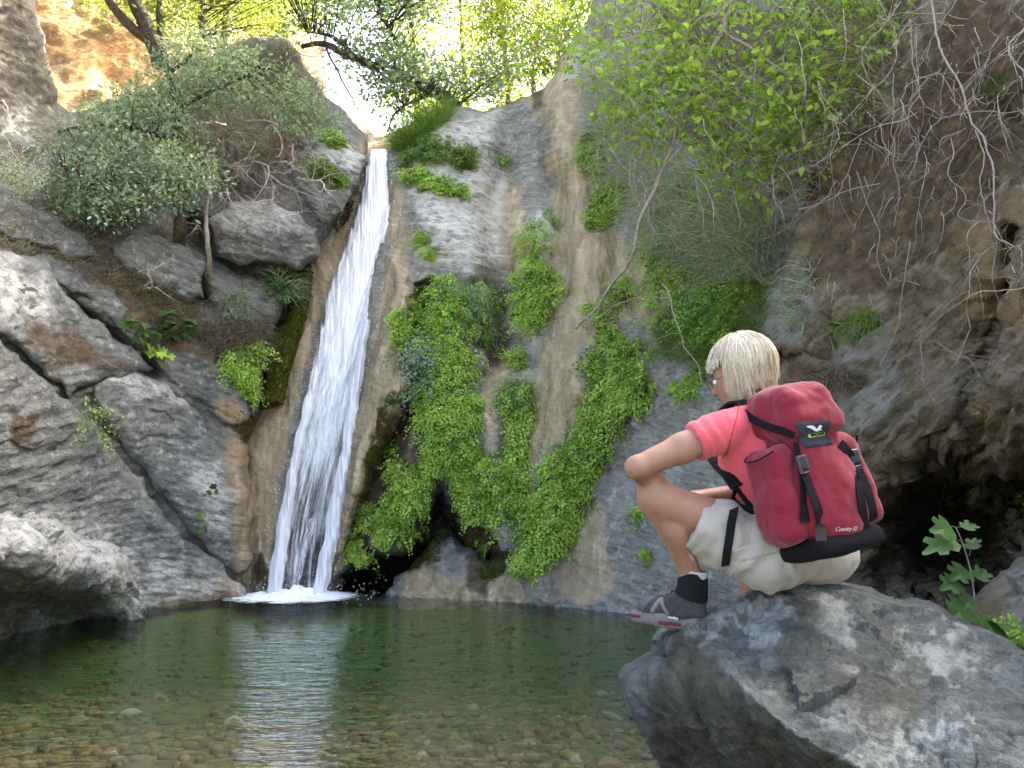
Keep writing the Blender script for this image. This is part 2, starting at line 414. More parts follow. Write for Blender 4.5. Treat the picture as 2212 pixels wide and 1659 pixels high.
slope_masks = {
    'soil_and_shade': soft_soil_shade(msk([(-420, -320), (60, -320), (100, 100), (140, 260), (-420, 260)], 20, 30, 33), msk([(-420, 150), (140, 240), (420, 120), (640, 90), (700, 230), (620, 330), (660, 470), (450, 470), (420, 640), (300, 640), (170, 590), (0, 520), (-420, 480)], 30, 40, 3),
                 msk([(170, 590), (330, 600), (420, 640), (420, 720), (330, 745), (240, 700)], 20, 30, 4), msk([(440, 640), (520, 690), (580, 700), (560, 830), (500, 800), (430, 720)], 20, 30, 5)),
    'moss': many(msk([(575, 720), (600, 690), (640, 590), (655, 560), (668, 560), (650, 640), (640, 700), (610, 760), (590, 870), (565, 890), (570, 780)], 8, 10, 6),
                 msk([(480, 860), (540, 870), (565, 930), (530, 960), (490, 920)], 14, 18, 7), msk([(715, 470), (735, 440), (768, 430), (750, 480), (722, 500)], 8, 8, 8), msk([(505, 1150), (525, 1150), (530, 1230), (510, 1210)], 8, 10, 9)),
    'tan': many(msk([(500, 930), (540, 960), (560, 1130), (566, 1260), (540, 1290), (500, 1270), (520, 1180), (500, 1080), (480, 1000)], 18, 18, 10),
                msk([(440, 1250), (500, 1240), (545, 1280), (545, 1320), (440, 1330), (320, 1330), (320, 1300)], 10, 14, 11), msk([(780, 300), (800, 330), (770, 410), (735, 470), (720, 440), (760, 340)], 10, 14, 12)),
    'pale': many(msk([(640, 470), (560, 430), (460, 470), (500, 560), (690, 560)], 20, 25, 13))}
R_slope = relief('rock_slope', (-420, 800, -320, 1640), 4.0, slope_ctrl, M_soil, slope_out, (34, .5), 1.6, slope_y, slope_d, slope_masks, rough=4, seed=2)
tag(R_slope.o, kind='structure')

def slab(name, poly, lift, rim, dseed, masks=None, mat=None, box_pad=20, step=3.3, tilt=None, back=.9, dfn=None):
    a = np.array(poly, float); lo = a.min(0) - box_pad; hi = a.max(0) + box_pad
    lo = np.maximum(lo, (-430, -330)); base = TPS(slope_ctrl)
    def yadd(px, py):
        o = -lift + (0 * px if tilt is None else tilt[0] * (px - lo[0]) / 100 + tilt[1] * (py - lo[1]) / 100); return o
    R = relief(name, (lo[0], hi[0], lo[1], hi[1]), step, slope_ctrl, mat or M_slope, poly, rim, back, yadd, dfn or (lambda Q, N, x, y: d_slope(.8, 4.2)(Q + dseed * 3.3, N, x, y)), masks, R_slope.o, rough=6, seed=dseed)
    return R
# the big lower slab running into the pool
R_s1 = slab('rock_slab', [(-430, 610), (0, 735), (85, 805), (150, 872), (245, 962), (300, 1036), (335, 1100), (400, 1160), (480, 1225), (520, 1255), (538, 1285), (480, 1302), (320, 1330), (310, 1500), (-430, 1640)], .17, (28, .14), 5,
    {'pale': many(msk([(-420, 1060), (200, 1130), (300, 1180), (430, 1230), (520, 1270), (300, 1310), (-420, 1290)], 40, 45, 3)), 'soil_and_shade': many(msk([(20, 880), (80, 900), (70, 960), (20, 950)], 10, 25, 4), msk([(0, 1130), (60, 1150), (140, 1190), (60, 1200)], 10, 25, 5)),
     'tan': msk([(390, 1265), (480, 1240), (540, 1285), (480, 1310), (300, 1335)], 12, 16, 4)})
R_s2 = slab('rock_slab', [(205, 838), (250, 812), (300, 808), (370, 842), (440, 905), (492, 985), (535, 1060), (545, 1130), (548, 1215), (515, 1240), (470, 1212), (415, 1150), (350, 1078), (312, 1018), (255, 955), (212, 905)], .13, (24, .15), 6,
    {'pale': many(msk([(400, 1010), (470, 1000), (500, 1080), (490, 1160), (430, 1110)], 25, 30, 6), msk([(240, 815), (330, 812), (400, 870), (300, 860)], 16, 22, 7)),
     'tan': msk([(470, 940), (500, 980), (540, 1060), (550, 1230), (510, 1240), (500, 1130)], 14, 16, 8)})
R_s3 = slab('rock_slab', [(-430, 440), (-100, 500), (0, 540), (85, 560), (170, 660), (255, 735), (300, 765), (328, 800), (280, 806), (205, 832), (150, 860), (90, 795), (0, 722), (-430, 590)], .15, (22, .14), 7,
    {'soil_and_shade': many(msk([(60, 690), (200, 730), (260, 790), (140, 800), (60, 740)], 20, 40, 8)), 'pale': msk([(0, 550), (80, 600), (130, 680), (0, 690), (-400, 600)], 30, 40, 9)})
R_s4 = slab('rock_slab', [(170, 565), (300, 610), (400, 690), (470, 770), (530, 850), (545, 905), (510, 925), (440, 880), (370, 820), (320, 770), (262, 722), (200, 650)], .08, (18, .10), 8,
    {'soil_and_shade': many(msk([(170, 560), (330, 610), (440, 690), (500, 800), (400, 760), (260, 690)], 20, 35, 10)), 'tan': msk([(470, 860), (540, 880), (530, 930), (460, 900)], 12, 18, 11)})
R_s5 = slab('rock_slab', [(452, 470), (500, 436), (565, 430), (640, 462), (688, 498), (692, 545), (640, 585), (585, 568), (520, 572), (468, 545)], .25, (26, .20), 9,
    {'pale': msk([(452, 470), (565, 430), (690, 470), (600, 490), (500, 490)], 20, 25, 12)}, tilt=(0, .02), dfn=lambda Q, N, x, y: .06 * fbm(Q * 2, 3, 15) + .075 * strata(Q + .1 * fbm(Q * 2, 3, 16)[..., None], unit([.25, -.3, .9]), 8, .6, 17) + .05 * facets_a(Q, unit([.25, -.3, .9]), 8, 2.5, 18) + .03 * strata(Q, unit([.25, -.3, .9]), 19, .6, 19))
R_s6 = slab('rock_slab', [(628, 350), (650, 318), (700, 292), (760, 312), (790, 336), (770, 405), (738, 452), (712, 486), (668, 450), (640, 400)], .13, (20, .14), 10,
    {'pale': msk([(700, 292), (790, 340), (760, 380), (690, 330)], 20, 25, 13)}, dfn=lambda Q, N, x, y: .06 * fbm(Q * 2, 3, 15) + .06 * strata(Q, unit([.45, -.3, .8]), 8, .6, 17) + .04 * facets_a(Q, unit([.45, -.3, .8]), 8, 2.5, 18) + .03 * strata(Q, unit([.45, -.3, .8]), 19, .6, 19))
R_s7 = slab('rock_slab', [(20, 560), (110, 545), (185, 580), (290, 640), (352, 712), (330, 742), (268, 712), (180, 640), (110, 600)], .06, (16, .08), 11)

R_s8 = slab('rock_slab', [(232, 528), (300, 498), (380, 520), (436, 566), (446, 640), (400, 652), (330, 612), (262, 580)], .16, (22, .14), 19)
R_s9 = slab('rock_slab', [(-430, 395), (0, 420), (90, 452), (180, 505), (215, 560), (150, 556), (70, 520), (0, 505), (-430, 470)], .14, (20, .12), 20)

# --- the boulder at the water's edge, undercut, with skylit top and shaded underside painted in
lb = [(-420, 1085), (-120, 1095), (0, 1105), (60, 1112), (130, 1128), (182, 1166), (240, 1176), (275, 1200), (292, 1255), (316, 1308), (318, 1345), (290, 1400), (60, 1440), (-120, 1500), (-420, 1590)]
lb_ctrl = [(a, b, c - .50 + .10 * (b > 1290)) for a, b, c in [(-420, 1085, 6.1), (0, 1105, 7.6), (180, 1166, 8.5), (275, 1200, 8.9), (316, 1308, 9.0), (100, 1190, 7.45), (0, 1190, 6.75), (200, 1235, 8.05), (250, 1260, 8.45), (100, 1260, 7.85), (0, 1270, 7.4), (100, 1320, 8.3), (-200, 1190, 5.95), (200, 1330, 8.9), (60, 1345, 8.3), (0, 1360, 7.8), (-120, 1400, 7.2), (-200, 1200, 6.0), (-420, 1300, 5.3), (-420, 1530, 5.9), (300, 1420, 8.9), (100, 1460, 8.2)]]
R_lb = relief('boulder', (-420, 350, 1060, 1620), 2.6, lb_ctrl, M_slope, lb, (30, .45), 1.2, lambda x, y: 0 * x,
    lambda Q, N, x, y: .10 * fbm(Q * 1.6, 4, 31) + .03 * ridged(Q * 2.3, 4, 32) + .07 * facets((Q + .1 * fbm(Q * 3, 3, 34)[..., None]) * 2, 35) + .025 * facets(Q * 6, 36) + .02 * fbm(Q * 12, 3, 33),
    {'pale': many(msk([(-420, 1040), (130, 1060), (320, 1180), (350, 1330), (250, 1300), (205, 1240), (60, 1215), (-420, 1210)], 14, 16, 14), msk([(-420, 1040), (130, 1060), (320, 1180), (350, 1330), (250, 1300), (205, 1235), (60, 1205), (-420, 1200)], 14, 16, 114)), 'moss': (lambda a, b, c: .6 * msk([(-420, 1230), (60, 1235), (190, 1260), (230, 1300), (60, 1400), (-420, 1560)], 14, 26, 15)(a, b, c))}, rough=7, seed=12)  # pale paints skylight on the top, moss paints shade below
tag(R_lb.o, 'big boulder at the pool edge, white on top and dark underneath', 'boulder')

# --- the wall of the fall
wall_ctrl = [(520, 1300, 10.2), (560, 1295, 10.25), (640, 1292, 10.4), (700, 1292, 10.4), (900, 1288, 10.1), (1100, 1293, 9.85), (1180, 1305, 9.45), (1300, 1322, 8.95), (1430, 1340, 8.5), (1600, 1360, 7.9), (1800, 1400, 7.4),
    (640, 1500, 10.4), (900, 1500, 10.1), (1180, 1500, 9.4), (1600, 1560, 7.8),
    (520, 900, 10.9), (560, 1000, 10.6), (650, 900, 10.75), (700, 900, 10.75), (620, 1100, 10.5), (740, 600, 11.15), (690, 600, 11.2), (820, 335, 11.65), (770, 450, 11.45), (820, 900, 10.25), (860, 700, 10.55), (870, 560, 10.8), (780, 1100, 10.1), (900, 400, 11.35), (850, 330, 11.7),
    (950, 1000, 10.0), (1000, 900, 10.05), (1000, 700, 10.4), (1000, 600, 10.6), (980, 480, 11.0), (960, 350, 11.5), (1000, 240, 12.3), (1130, 210, 12.3), (1100, 400, 11.7), (1060, 700, 10.75), (1060, 1000, 10.1), (1200, 300, 11.4), (1200, 600, 10.6), (1200, 900, 10.0), (1250, 1100, 9.5),
    (1240, 120, 11.9), (1300, 400, 10.7), (1400, 600, 9.8), (1400, 800, 9.3), (1450, 950, 8.85), (1550, 1100, 8.2), (1500, 500, 9.5), (1500, 200, 10.0), (640, 1850, 10.4), (1180, 1850, 9.4), (1700, 1850, 7.6), (1500, -200, 10.8), (1350, -150, 11.5), (1650, 400, 8.6), (1650, 700, 8.0), (1700, 900, 7.6), (1720, 1200, 7.5), (1850, 300, 8.0), (1850, 900, 7.0), (1850, -200, 9.2)]
wall_out = [(500, 1850), (500, 800), (560, 700), (640, 520), (700, 440), (750, 380), (790, 330), (838, 326), (860, 300), (900, 285), (950, 250), (990, 236), (1050, 240), (1100, 228), (1140, 208), (1175, 195), (1205, 150), (1222, 118), (1238, 95), (1262, 60), (1300, -40), (1340, -320), (1900, -320), (1900, 1850)]
GROT = [(716, 1292), (722, 1248), (748, 1205), (800, 1180), (858, 1172), (890, 1120), (918, 1062), (945, 1025), (972, 1045), (998, 1100), (1022, 1150), (1060, 1168), (1090, 1190), (1110, 1240), (1100, 1310), (900, 1310)]
def wall_y(px, py):
    sd, _, _ = poly_sd(px, py, GROT); n = fbm(np.stack([px / 50, py / 50, 0 * px], -1), 3, 4)
    o = 2.3 * smooth(-6, 60, sd + 12 * n)
    sd, _, _ = poly_sd(px, py, [(893, 612), (935, 600), (940, 690), (905, 740), (893, 700)]); o = o + .45 * smooth(-4, 18, sd)
    # sinter lip right of the fall stands proud, with a broken edge towards the grotto
    lip = [(848, 560), (893, 590), (890, 640), (878, 770), (884, 830), (862, 900), (830, 960), (800, 1000), (790, 1050), (765, 1120), (742, 1190), (712, 1285), (696, 1290), (720, 1180), (760, 960), (805, 760), (835, 640)]
    sd, _, _ = poly_sd(px, py, lip); o = o - .30 * smooth(-8, 22, sd + 10 * n)
    # hollow of darker rock right of the lip
    d, _ = line_d(px, py, [(890, 850), (850, 950), (800, 1060), (770, 1150)]); o = o + .35 * np.exp(-(((d) / 32) ** 2)) * smooth(0, 10, -sd)
    # the groove that runs down the middle, and rounded ribs of flowstone to its right
    d, _ = line_d(px, py, [(1105, 250), (1090, 380), (1062, 480), (1075, 600), (1062, 720), (1050, 850)]); o = o + .35 * np.exp(-(d / 34) ** 2)
    d, _ = line_d(px, py, [(1165, 215), (1160, 330), (1210, 480), (1230, 640)]); o = o + .22 * np.exp(-(d / 24) ** 2)
    for ln, w, a in (([(1200, 250), (1240, 420), (1240, 620), (1205, 900), (1165, 1290)], 36, .26), ([(1290, 520), (1285, 700), (1255, 850)], 30, .22), ([(1050, 780), (1065, 1000), (1090, 1180)], 26, .22),
                     ([(940, 480), (1000, 520), (1030, 570)], 50, .30), ([(905, 270), (990, 260), (1040, 300)], 40, .2), ([(1165, 470), (1180, 520)], 36, .3)):
        d, _ = line_d(px, py, ln); o = o - a * np.exp(-(d / w) ** 2)
    # recess behind the foot of the fall
    sd, _, _ = poly_sd(px, py, [(560, 1300), (585, 1180), (620, 1130), (720, 1160), (712, 1300)]); o = o + .35 * smooth(0, 40, sd)
    sd, _, _ = poly_sd(px, py, [(530, 1300), (535, 1230), (560, 1195), (580, 1240), (572, 1300)]); o = o + .5 * smooth(-5, 25, sd)
    # bed of the chute is hollowed
    d, _ = line_d(px, py, [(818, 320), (800, 450), (770, 600), (720, 800), (675, 1000), (640, 1290)]); o = o + .16 * np.exp(-(d / 62) ** 2)
    return o
def wall_d(Q, N, px, py):
    flow = np.maximum(msk([(500, 850), (640, 600), (720, 480), (820, 320), (860, 330), (850, 560), (900, 600), (890, 800), (720, 1290), (560, 1290), (520, 1250)], 25, 15, 41)(px, py, Q),
                      msk([(1150, 420), (1330, 420), (1330, 700), (1260, 950), (1200, 1290), (1120, 1290), (1160, 950)], 30, 20, 42)(px, py, Q))
    st = Q * np.array([4.5, 4.5, .7]); a_f = .05 * fbm(st, 4, 43) + .018 * fbm(Q * np.array([20, 20, 5]), 3, 44)
    top = smooth(640, 540, py)
    a_r = .07 * fbm(Q * 1.1, 3, 45) + .06 * top * strata(Q + .3 * fbm(Q * .7, 2, 47)[..., None], DH, 3.4, .5, 46) + .032 * top * strata(Q, DH, 9.5, .5, 48) + (1 - top) * (.04 * fbm(Q * np.array([3.2, 3.2, 1.6]), 4, 49) + .018 * ridged(Q * 7, 3, 50) + .02 * facets(Q * np.array([2.6, 2.6, 1.2]), 53) + .012 * facets(Q * 7, 54))
    low = smooth(1000, 1150, py) * smooth(1250, 1350, px)
    return a_f * flow + (1 - flow) * (a_r * (1 - .4 * low) + low * .04 * strata(Q, unit([.3, -.2, .9]), 6, .8, 51)) + .008 * fbm(Q * 16, 3, 52)
wall_masks = {
    'tan': many(msk([(500, 1000), (560, 890), (600, 780), (660, 600), (720, 505), (745, 470), (770, 470), (740, 560), (690, 680), (650, 830), (620, 960), (590, 1150), (565, 1290), (500, 1300)], 8, 8, 20),
                msk([(838, 560), (865, 545), (896, 590), (893, 640), (880, 760), (885, 830), (850, 900), (800, 1000), (790, 1060), (740, 1200), (712, 1285), (690, 1290), (740, 1060), (790, 800)], 8, 10, 21),
                msk([(838, 400), (865, 390), (880, 470), (870, 560), (840, 600)], 10, 14, 22),
                msk([(1185, 300), (1260, 380), (1330, 560), (1330, 700), (1250, 760), (1260, 900), (1190, 960), (1170, 1100), (1120, 1290), (1190, 1290), (1290, 1090), (1330, 1290), (1100, 1300), (1120, 1100), (1150, 850), (1200, 620)], 18, 28, 23),
                msk([(1140, 200), (1230, 120), (1265, 250), (1255, 380), (1190, 300)], 18, 30, 24), msk([(1035, 860), (1075, 700), (1090, 800), (1060, 1000)], 12, 18, 25), msk([(1030, 380), (1130, 400), (1200, 600), (1130, 700), (1090, 600)], 20, 30, 26),
                msk([(1290, 500), (1420, 560), (1420, 700), (1280, 700)], 16, 30, 27)),
    'moss': many(msk([(815, 880), (850, 850), (848, 940), (815, 1000), (790, 1060), (780, 1150), (745, 1180), (775, 1080), (800, 980)], 8, 12, 28), msk([(905, 880), (930, 900), (915, 950), (895, 930)], 8, 8, 29), msk([(720, 1250), (860, 1180), (1100, 1190), (1110, 1250), (980, 1240), (860, 1290)], 10, 20, 30)),
    'soil_and_shade': many(msk([(1040, 640), (1090, 620), (1110, 760), (1050, 800)], 12, 25, 31), msk([(855, 850), (930, 820), (930, 1000), (860, 1100), (790, 1190), (760, 1180), (800, 1040)], 10, 16, 32), msk([(1420, 0), (1900, 0), (1900, 380), (1600, 420), (1450, 260)], 20, 40, 33),
                 msk([(1150, 195), (1180, 185), (1175, 235), (1150, 240)], 6, 8, 34)),
    'pale': many(msk([(880, 250), (1080, 230), (1060, 330), (1090, 470), (1060, 590), (900, 580), (890, 400)], 20, 30, 35), msk([(1120, 480), (1180, 460), (1220, 520), (1150, 560)], 12, 20, 36), msk([(1110, 700), (1190, 690), (1150, 760)], 12, 12, 37), msk([(1225, 90), (1330, 110), (1300, 180), (1225, 170)], 8, 8, 38))}
R_wall = relief('cliff', (500, 1900, -320, 1850), 3.5, wall_ctrl, M_wall, wall_out, (26, .5), 2.2, wall_y, wall_d, wall_masks, rough=4, seed=13)
tag(R_wall.o, kind='structure')

# --- mound of broken rock on the grotto floor
mo = [(800, 1310), (840, 1275), (862, 1245), (905, 1220), (935, 1180), (975, 1165), (1000, 1190), (1040, 1195), (1062, 1215), (1100, 1190), (1125, 1230), (1180, 1250), (1215, 1290), (1230, 1330), (1100, 1420), (800, 1420)]
mo_ctrl = [(800, 1300, 10.25), (900, 1290, 10.0), (1000, 1290, 9.8), (1100, 1295, 9.65), (1200, 1310, 9.3), (900, 1225, 10.4), (980, 1170, 10.5), (1060, 1215, 10.1), (1110, 1200, 9.95), (1000, 1240, 10.0), (1180, 1250, 9.5), (800, 1420, 10.1), (1200, 1420, 9.2)]
R_mo = relief('boulder', (780, 1250, 1150, 1430), 2.6, mo_ctrl, M_wall, mo, (18, .35), .6, None, lambda Q, N, x, y: .10 * fbm(Q * 2.4, 4, 61) + .07 * ridged(Q * 4, 4, 62) + .02 * fbm(Q * 15, 3, 63),
    {'moss': many(msk([(880, 1190), (960, 1170), (940, 1230), (870, 1230)], 10, 20, 64), msk([(1020, 1230), (1100, 1180), (1090, 1240), (1040, 1270)], 10, 20, 65)), 'tan': msk([(880, 1240), (1230, 1240), (1230, 1330), (850, 1330)], 15, 25, 66), 'soil_and_shade': msk([(1000, 1190), (1080, 1220), (1050, 1290), (1000, 1280)], 10, 20, 67)}, rough=6, seed=14)
tag(R_mo.o, 'mossy mound of broken rock on the floor of the dark hollow', 'boulder')

# --- overhang
over_ctrl = [(1650, 720, 6.9), (1690, 600, 7.0), (1740, 450, 7.1), (1800, 300, 7.2), (1900, 100, 7.0), (1950, -200, 7.6), (1700, 800, 6.6), (1750, 900, 6.4), (1800, 1000, 6.3), (1850, 700, 5.9), (1900, 900, 5.7), (1950, 500, 5.8), (2000, 300, 6.0), (2100, 100, 5.7), (2212, 300, 5.0), (2212, 0, 5.5), (2100, 600, 5.0), (2212, 600, 4.4), (2050, 800, 5.2), (2130, 780, 4.7), (2212, 800, 4.2), (2120, 920, 4.7), (2212, 900, 4.3),
    (2700, 0, 3.6), (2700, 600, 2.6), (2700, 900, 2.5), (2400, 1000, 3.6), (1900, 1100, 6.2), (1950, 1250, 6.4), (2100, 1100, 6.1), (2212, 1100, 5.6), (2100, 1290, 6.4), (2212, 1290, 5.6), (1750, 1150, 6.6), (1750, 1400, 6.8), (2212, 1600, 5.2), (2700, 1400, 3.0), (2000, -700, 8.6), (2212, -500, 7.0), (2212, -1000, 9.0), (2700, -700, 5.5), (2000, -1100, 10.0)]
over_out = [(1655, 1900), (1650, 1100), (1668, 900), (1660, 800), (1648, 735), (1660, 690), (1682, 640), (1700, 560), (1730, 470), (1752, 380), (1795, 290), (1850, 180), (1890, 60), (1930, -120), (1940, -400), (1900, -800), (1900, -1200), (2760, -1200), (2760, 1900)]  # top out of view is shaped to keep the sun off the pool
CAVE = [(1880, 1300), (1880, 1120), (1900, 1000), (1960, 960), (2060, 940), (2110, 965), (2130, 1010), (2180, 985), (2250, 930), (2420, 960), (2500, 1150), (2212, 1200), (2150, 1290), (2100, 1330)]
def over_y(px, py):
    sd, _, _ = poly_sd(px, py, CAVE); n = fbm(np.stack([px / 60, py / 60, 0 * px], -1), 3, 4)
    o = 1.9 * smooth(-10, 150, sd + 25 * n)
    d, _ = line_d(px, py, [(1665, 790), (1720, 775), (1790, 760), (1830, 700)]); o = o + .3 * np.exp(-(d / 18) ** 2)
    d, _ = line_d(px, py, [(2110, 965), (2090, 860), (2110, 760), (2160, 640), (2190, 520)]); o = o + .3 * np.exp(-(d / 30) ** 2)
    return o
def over_d(Q, N, px, py):
    W = Q + .10 * fbm(Q * 2.2, 3, 70)[..., None]; return .12 * fbm(Q * 1.0, 4, 71) + .12 * strata(W, DR, 3.2, .5, 72) + .07 * strata(W, DR, 8, .6, 73) + .03 * facets_a(W, DR, 7, 1.2, 76) + .016 * facets_a(W, DR, 15, 4, 77) + .04 * aniso(Q, DR, 12, 3, 4, 74) + .075 * ridged((W @ frame_from(DR).T) * np.array([.9, .9, 6.0]), 3, 78) + .012 * fbm(Q * 15, 4, 75)
over_masks = {'soil_and_shade': many(msk([(1750, 380), (1950, 200), (2100, 0), (2400, 0), (2300, 300), (2150, 480), (1950, 640), (1720, 640)], 40, 80, 76), msk([(1700, 800), (1800, 780), (1900, 830), (1800, 860)], 20, 30, 77)),
    'tan': many(msk([(2050, 480), (2212, 420), (2300, 700), (2100, 720)], 30, 70, 78), msk([(1720, 560), (1950, 500), (1900, 620), (1740, 660)], 20, 40, 79), msk([(2090, 880), (2150, 830), (2150, 950), (2110, 960)], 10, 20, 80)),
    'pale': many(msk([(1655, 700), (1760, 620), (1800, 700), (1700, 760)], 20, 30, 81), msk([(1750, 780), (1900, 700), (1950, 860), (1820, 980), (1740, 860)], 30, 40, 82)),
    'moss': msk([(2130, 180), (2212, 150), (2212, 260), (2150, 260)], 14, 25, 83)}
R_over = relief('overhanging_cliff', (1640, 2760, -1200, 1900), 4.8, over_ctrl, M_over, over_out, (30, .5), 2.5, over_y, over_d, over_masks, rough=6, seed=15)
tag(R_over.o, kind='structure')

# --- unseen rock sheet added on the right to stop sun leaking in
gy_, gz_ = np.meshgrid(np.linspace(-3, 24, 70), np.linspace(-3.5, 9.5, 36)); gp = np.stack([9.0 + .18 * (gy_ - 8) + .12 * gz_, gy_, gz_], -1); gp[..., 0] += .8 * fbm(gp * .35, 4, 190)
idx = np.arange(gy_.size).reshape(gy_.shape); tag(mesh_obj('sun_leak_blocker', gp.reshape(-1, 3), np.stack([idx[:-1, :-1], idx[1:, :-1], idx[1:, 1:], idx[:-1, 1:]], -1).reshape(-1, 4), M_over), kind='structure')

# --- rock and bank right of the foreground boulder
rb = [(2010, 1420), (2040, 1330), (2090, 1290), (2150, 1255), (2212, 1205), (2300, 1170), (2500, 1150), (2500, 1700), (2200, 1600)]
R_rb = relief('boulder', (1990, 2520, 1130, 1700), 4, [(2010, 1420, 4.2), (2100, 1290, 4.3), (2212, 1210, 4.2), (2500, 1150, 3.4), (2150, 1350, 3.7), (2212, 1300, 3.6), (2212, 1400, 3.3), (2350, 1350, 3.0), (2500, 1500, 2.5), (2500, 1700, 2.3), (2200, 1600, 3.0)], M_over, rb, (26, .35), .9, None,
    lambda Q, N, x, y: .06 * fbm(Q * 2.2, 4, 86) + .05 * strata(Q, DR, 7, .6, 87) + .02 * ridged(Q * 8, 3, 88), {'pale': msk([(2150, 1250), (2500, 1150), (2500, 1400), (2180, 1420)], 20, 30, 89), 'soil_and_shade': msk([(2010, 1420), (2100, 1290), (2150, 1300), (2120, 1450)], 15, 25, 90)}, rough=7, seed=16)
tag(R_rb.o, 'grey rock at the right edge beside the leafy fig seedling', 'rock')

# --- the foreground boulder
fb = [(1338, 1468), (1352, 1436), (1388, 1414), (1420, 1402), (1408, 1380), (1432, 1364), (1470, 1354), (1492, 1342), (1530, 1318), (1575, 1300), (1640, 1274), (1690, 1262), (1735, 1256), (1800, 1258), (1850, 1268), (1900, 1284), (1960, 1298), (2020, 1316), (2060, 1345), (2110, 1358), (2150, 1372), (2212, 1405), (2400, 1480), (2600, 1600), (2600, 2150), (1520, 2150), (1470, 1800), (1440, 1660), (1400, 1600), (1360, 1530)]
fb_ctrl = [(1338, 1468, 2.62), (1420, 1402, 2.72), (1408, 1380, 2.80), (1490, 1342, 2.66), (1640, 1274, 2.66), (1735, 1256, 2.70), (1850, 1268, 2.72), (2020, 1316, 2.66), (2212, 1405, 2.45), (2600, 1600, 2.05),
    (1520, 1480, 2.30), (1640, 1560, 2.10), (1760, 1630, 1.96), (1900, 1700, 1.86), (1600, 1400, 2.40), (1750, 1350, 2.46), (1900, 1400, 2.36), (1800, 1500, 2.14), (2000, 1500, 2.12), (2150, 1550, 2.0), (2000, 1650, 1.86), (2212, 1650, 1.82), (2400, 1800, 1.7), (2600, 2150, 1.5), (2000, 2000, 1.6),
    (1420, 1520, 2.58), (1460, 1640, 2.66), (1560, 1640, 2.50), (1520, 1760, 2.66), (1700, 1700, 2.33), (1800, 1900, 2.4), (1600, 2000, 2.7), (1370, 1530, 2.62), (1440, 1660, 2.62), (1520, 2150, 2.7)]
def fb_y(px, py):
    o = 0 * px
    d, t = line_d(px, py, [(1440, 1430), (1490, 1480), (1540, 1560), (1580, 1660), (1640, 1800)]); o = o + .09 * np.exp(-(d / 11) ** 2)
    d, t = line_d(px, py, [(1408, 1395), (1450, 1420), (1500, 1440)]); o = o + .05 * np.exp(-(d / 10) ** 2)
    d, t = line_d(px, py, [(1500, 1370), (1560, 1440), (1640, 1520), (1720, 1590), (1820, 1640), (1920, 1700)]); o = o - .085 * np.exp(-d / 26)
    for a, b, w, h in ((1580, 1430, 60, .05), (1690, 1480, 70, .06), (1800, 1440, 60, -.05), (1950, 1450, 90, .04), (1880, 1560, 70, -.05), (1430, 1480, 50, -.06)): o = o + h * np.exp(-(((px - a) / w) ** 2 + ((py - b) / w) ** 2))
    return o
FD = unit([.3, -.75, .6])
R_fb = relief('boulder', (1310, 2620, 1235, 2170), 2.9, fb_ctrl, M_bould, fb, (26, .16), .9, fb_y,
    lambda Q, N, x, y: .030 * fbm(Q * 2.6, 4, 91) + .008 * ridged(Q * 3.1, 4, 92) + .010 * strata(Q, FD, 12, .8, 93) + .017 * facets((Q + .05 * fbm(Q * 5, 3, 89)[..., None]) * 3.4, 95) + .007 * facets((Q + .02 * fbm(Q * 12, 3, 90)[..., None]) * 11, 96) + .003 * facets(Q * 30, 97) + .006 * fbm(Q * 30, 4, 94),
    {'pale': many(msk([(1500, 1345), (1640, 1280), (1740, 1262), (1700, 1330), (1660, 1400), (1600, 1350), (1530, 1370), (1490, 1365)], 14, 46, 95, 24), msk([(1760, 1290), (1830, 1300), (1850, 1400), (1800, 1380)], 10, 24, 96, 30), msk([(1760, 1540), (1840, 1500), (1850, 1570), (1790, 1580)], 10, 22, 97, 30), msk([(1820, 1420), (1860, 1420), (1860, 1470), (1830, 1470)], 8, 18, 98, 25),
                  msk([(1950, 1380), (2080, 1380), (2120, 1440), (2000, 1450)], 20, 50, 99, 22), msk([(1790, 1680), (1900, 1560), (2100, 1590), (1950, 1640)], 16, 60, 100, 22), msk([(1930, 1420), (1960, 1430), (1950, 1490), (1930, 1480)], 8, 18, 101, 25)),
     'moss': (lambda a, b, c, g=many(msk([(1690, 1340), (1720, 1370), (1700, 1430), (1680, 1400)], 8, 14, 102, 25), msk([(1600, 1440), (1690, 1440), (1680, 1480), (1640, 1490)], 8, 16, 103, 25), msk([(1900, 1440), (2000, 1480), (1970, 1560), (1900, 1520)], 14, 26, 104, 30), msk([(1880, 1350), (1990, 1330), (1960, 1400)], 14, 24, 105, 30), msk([(1760, 1600), (1860, 1640), (1800, 1680)], 14, 24, 106, 30)): .6 * g(a, b, c) * smooth(-.3, .3, fbm(np.stack([a / 14, b / 14, 0 * a], -1), 3, 38))),
     'soil_and_shade': many(msk([(1480, 1360), (1560, 1440), (1640, 1530), (1760, 1620), (1960, 1720), (1900, 2150), (1520, 2150), (1400, 1560), (1440, 1420)], 12, 14, 107, 40), (lambda a, b, c: .55 * msk([(1650, 1400), (1760, 1290), (1800, 1380), (1960, 1390), (2000, 1500), (1930, 1600), (1830, 1590), (1740, 1560)], 26, 70, 108, 30)(a, b, c)))}, rough=4, seed=17)  # first mask here paints shade onto the lower left facet
tag(R_fb.o, 'large foreground boulder with white quartz and moss that the woman sits on', 'boulder')
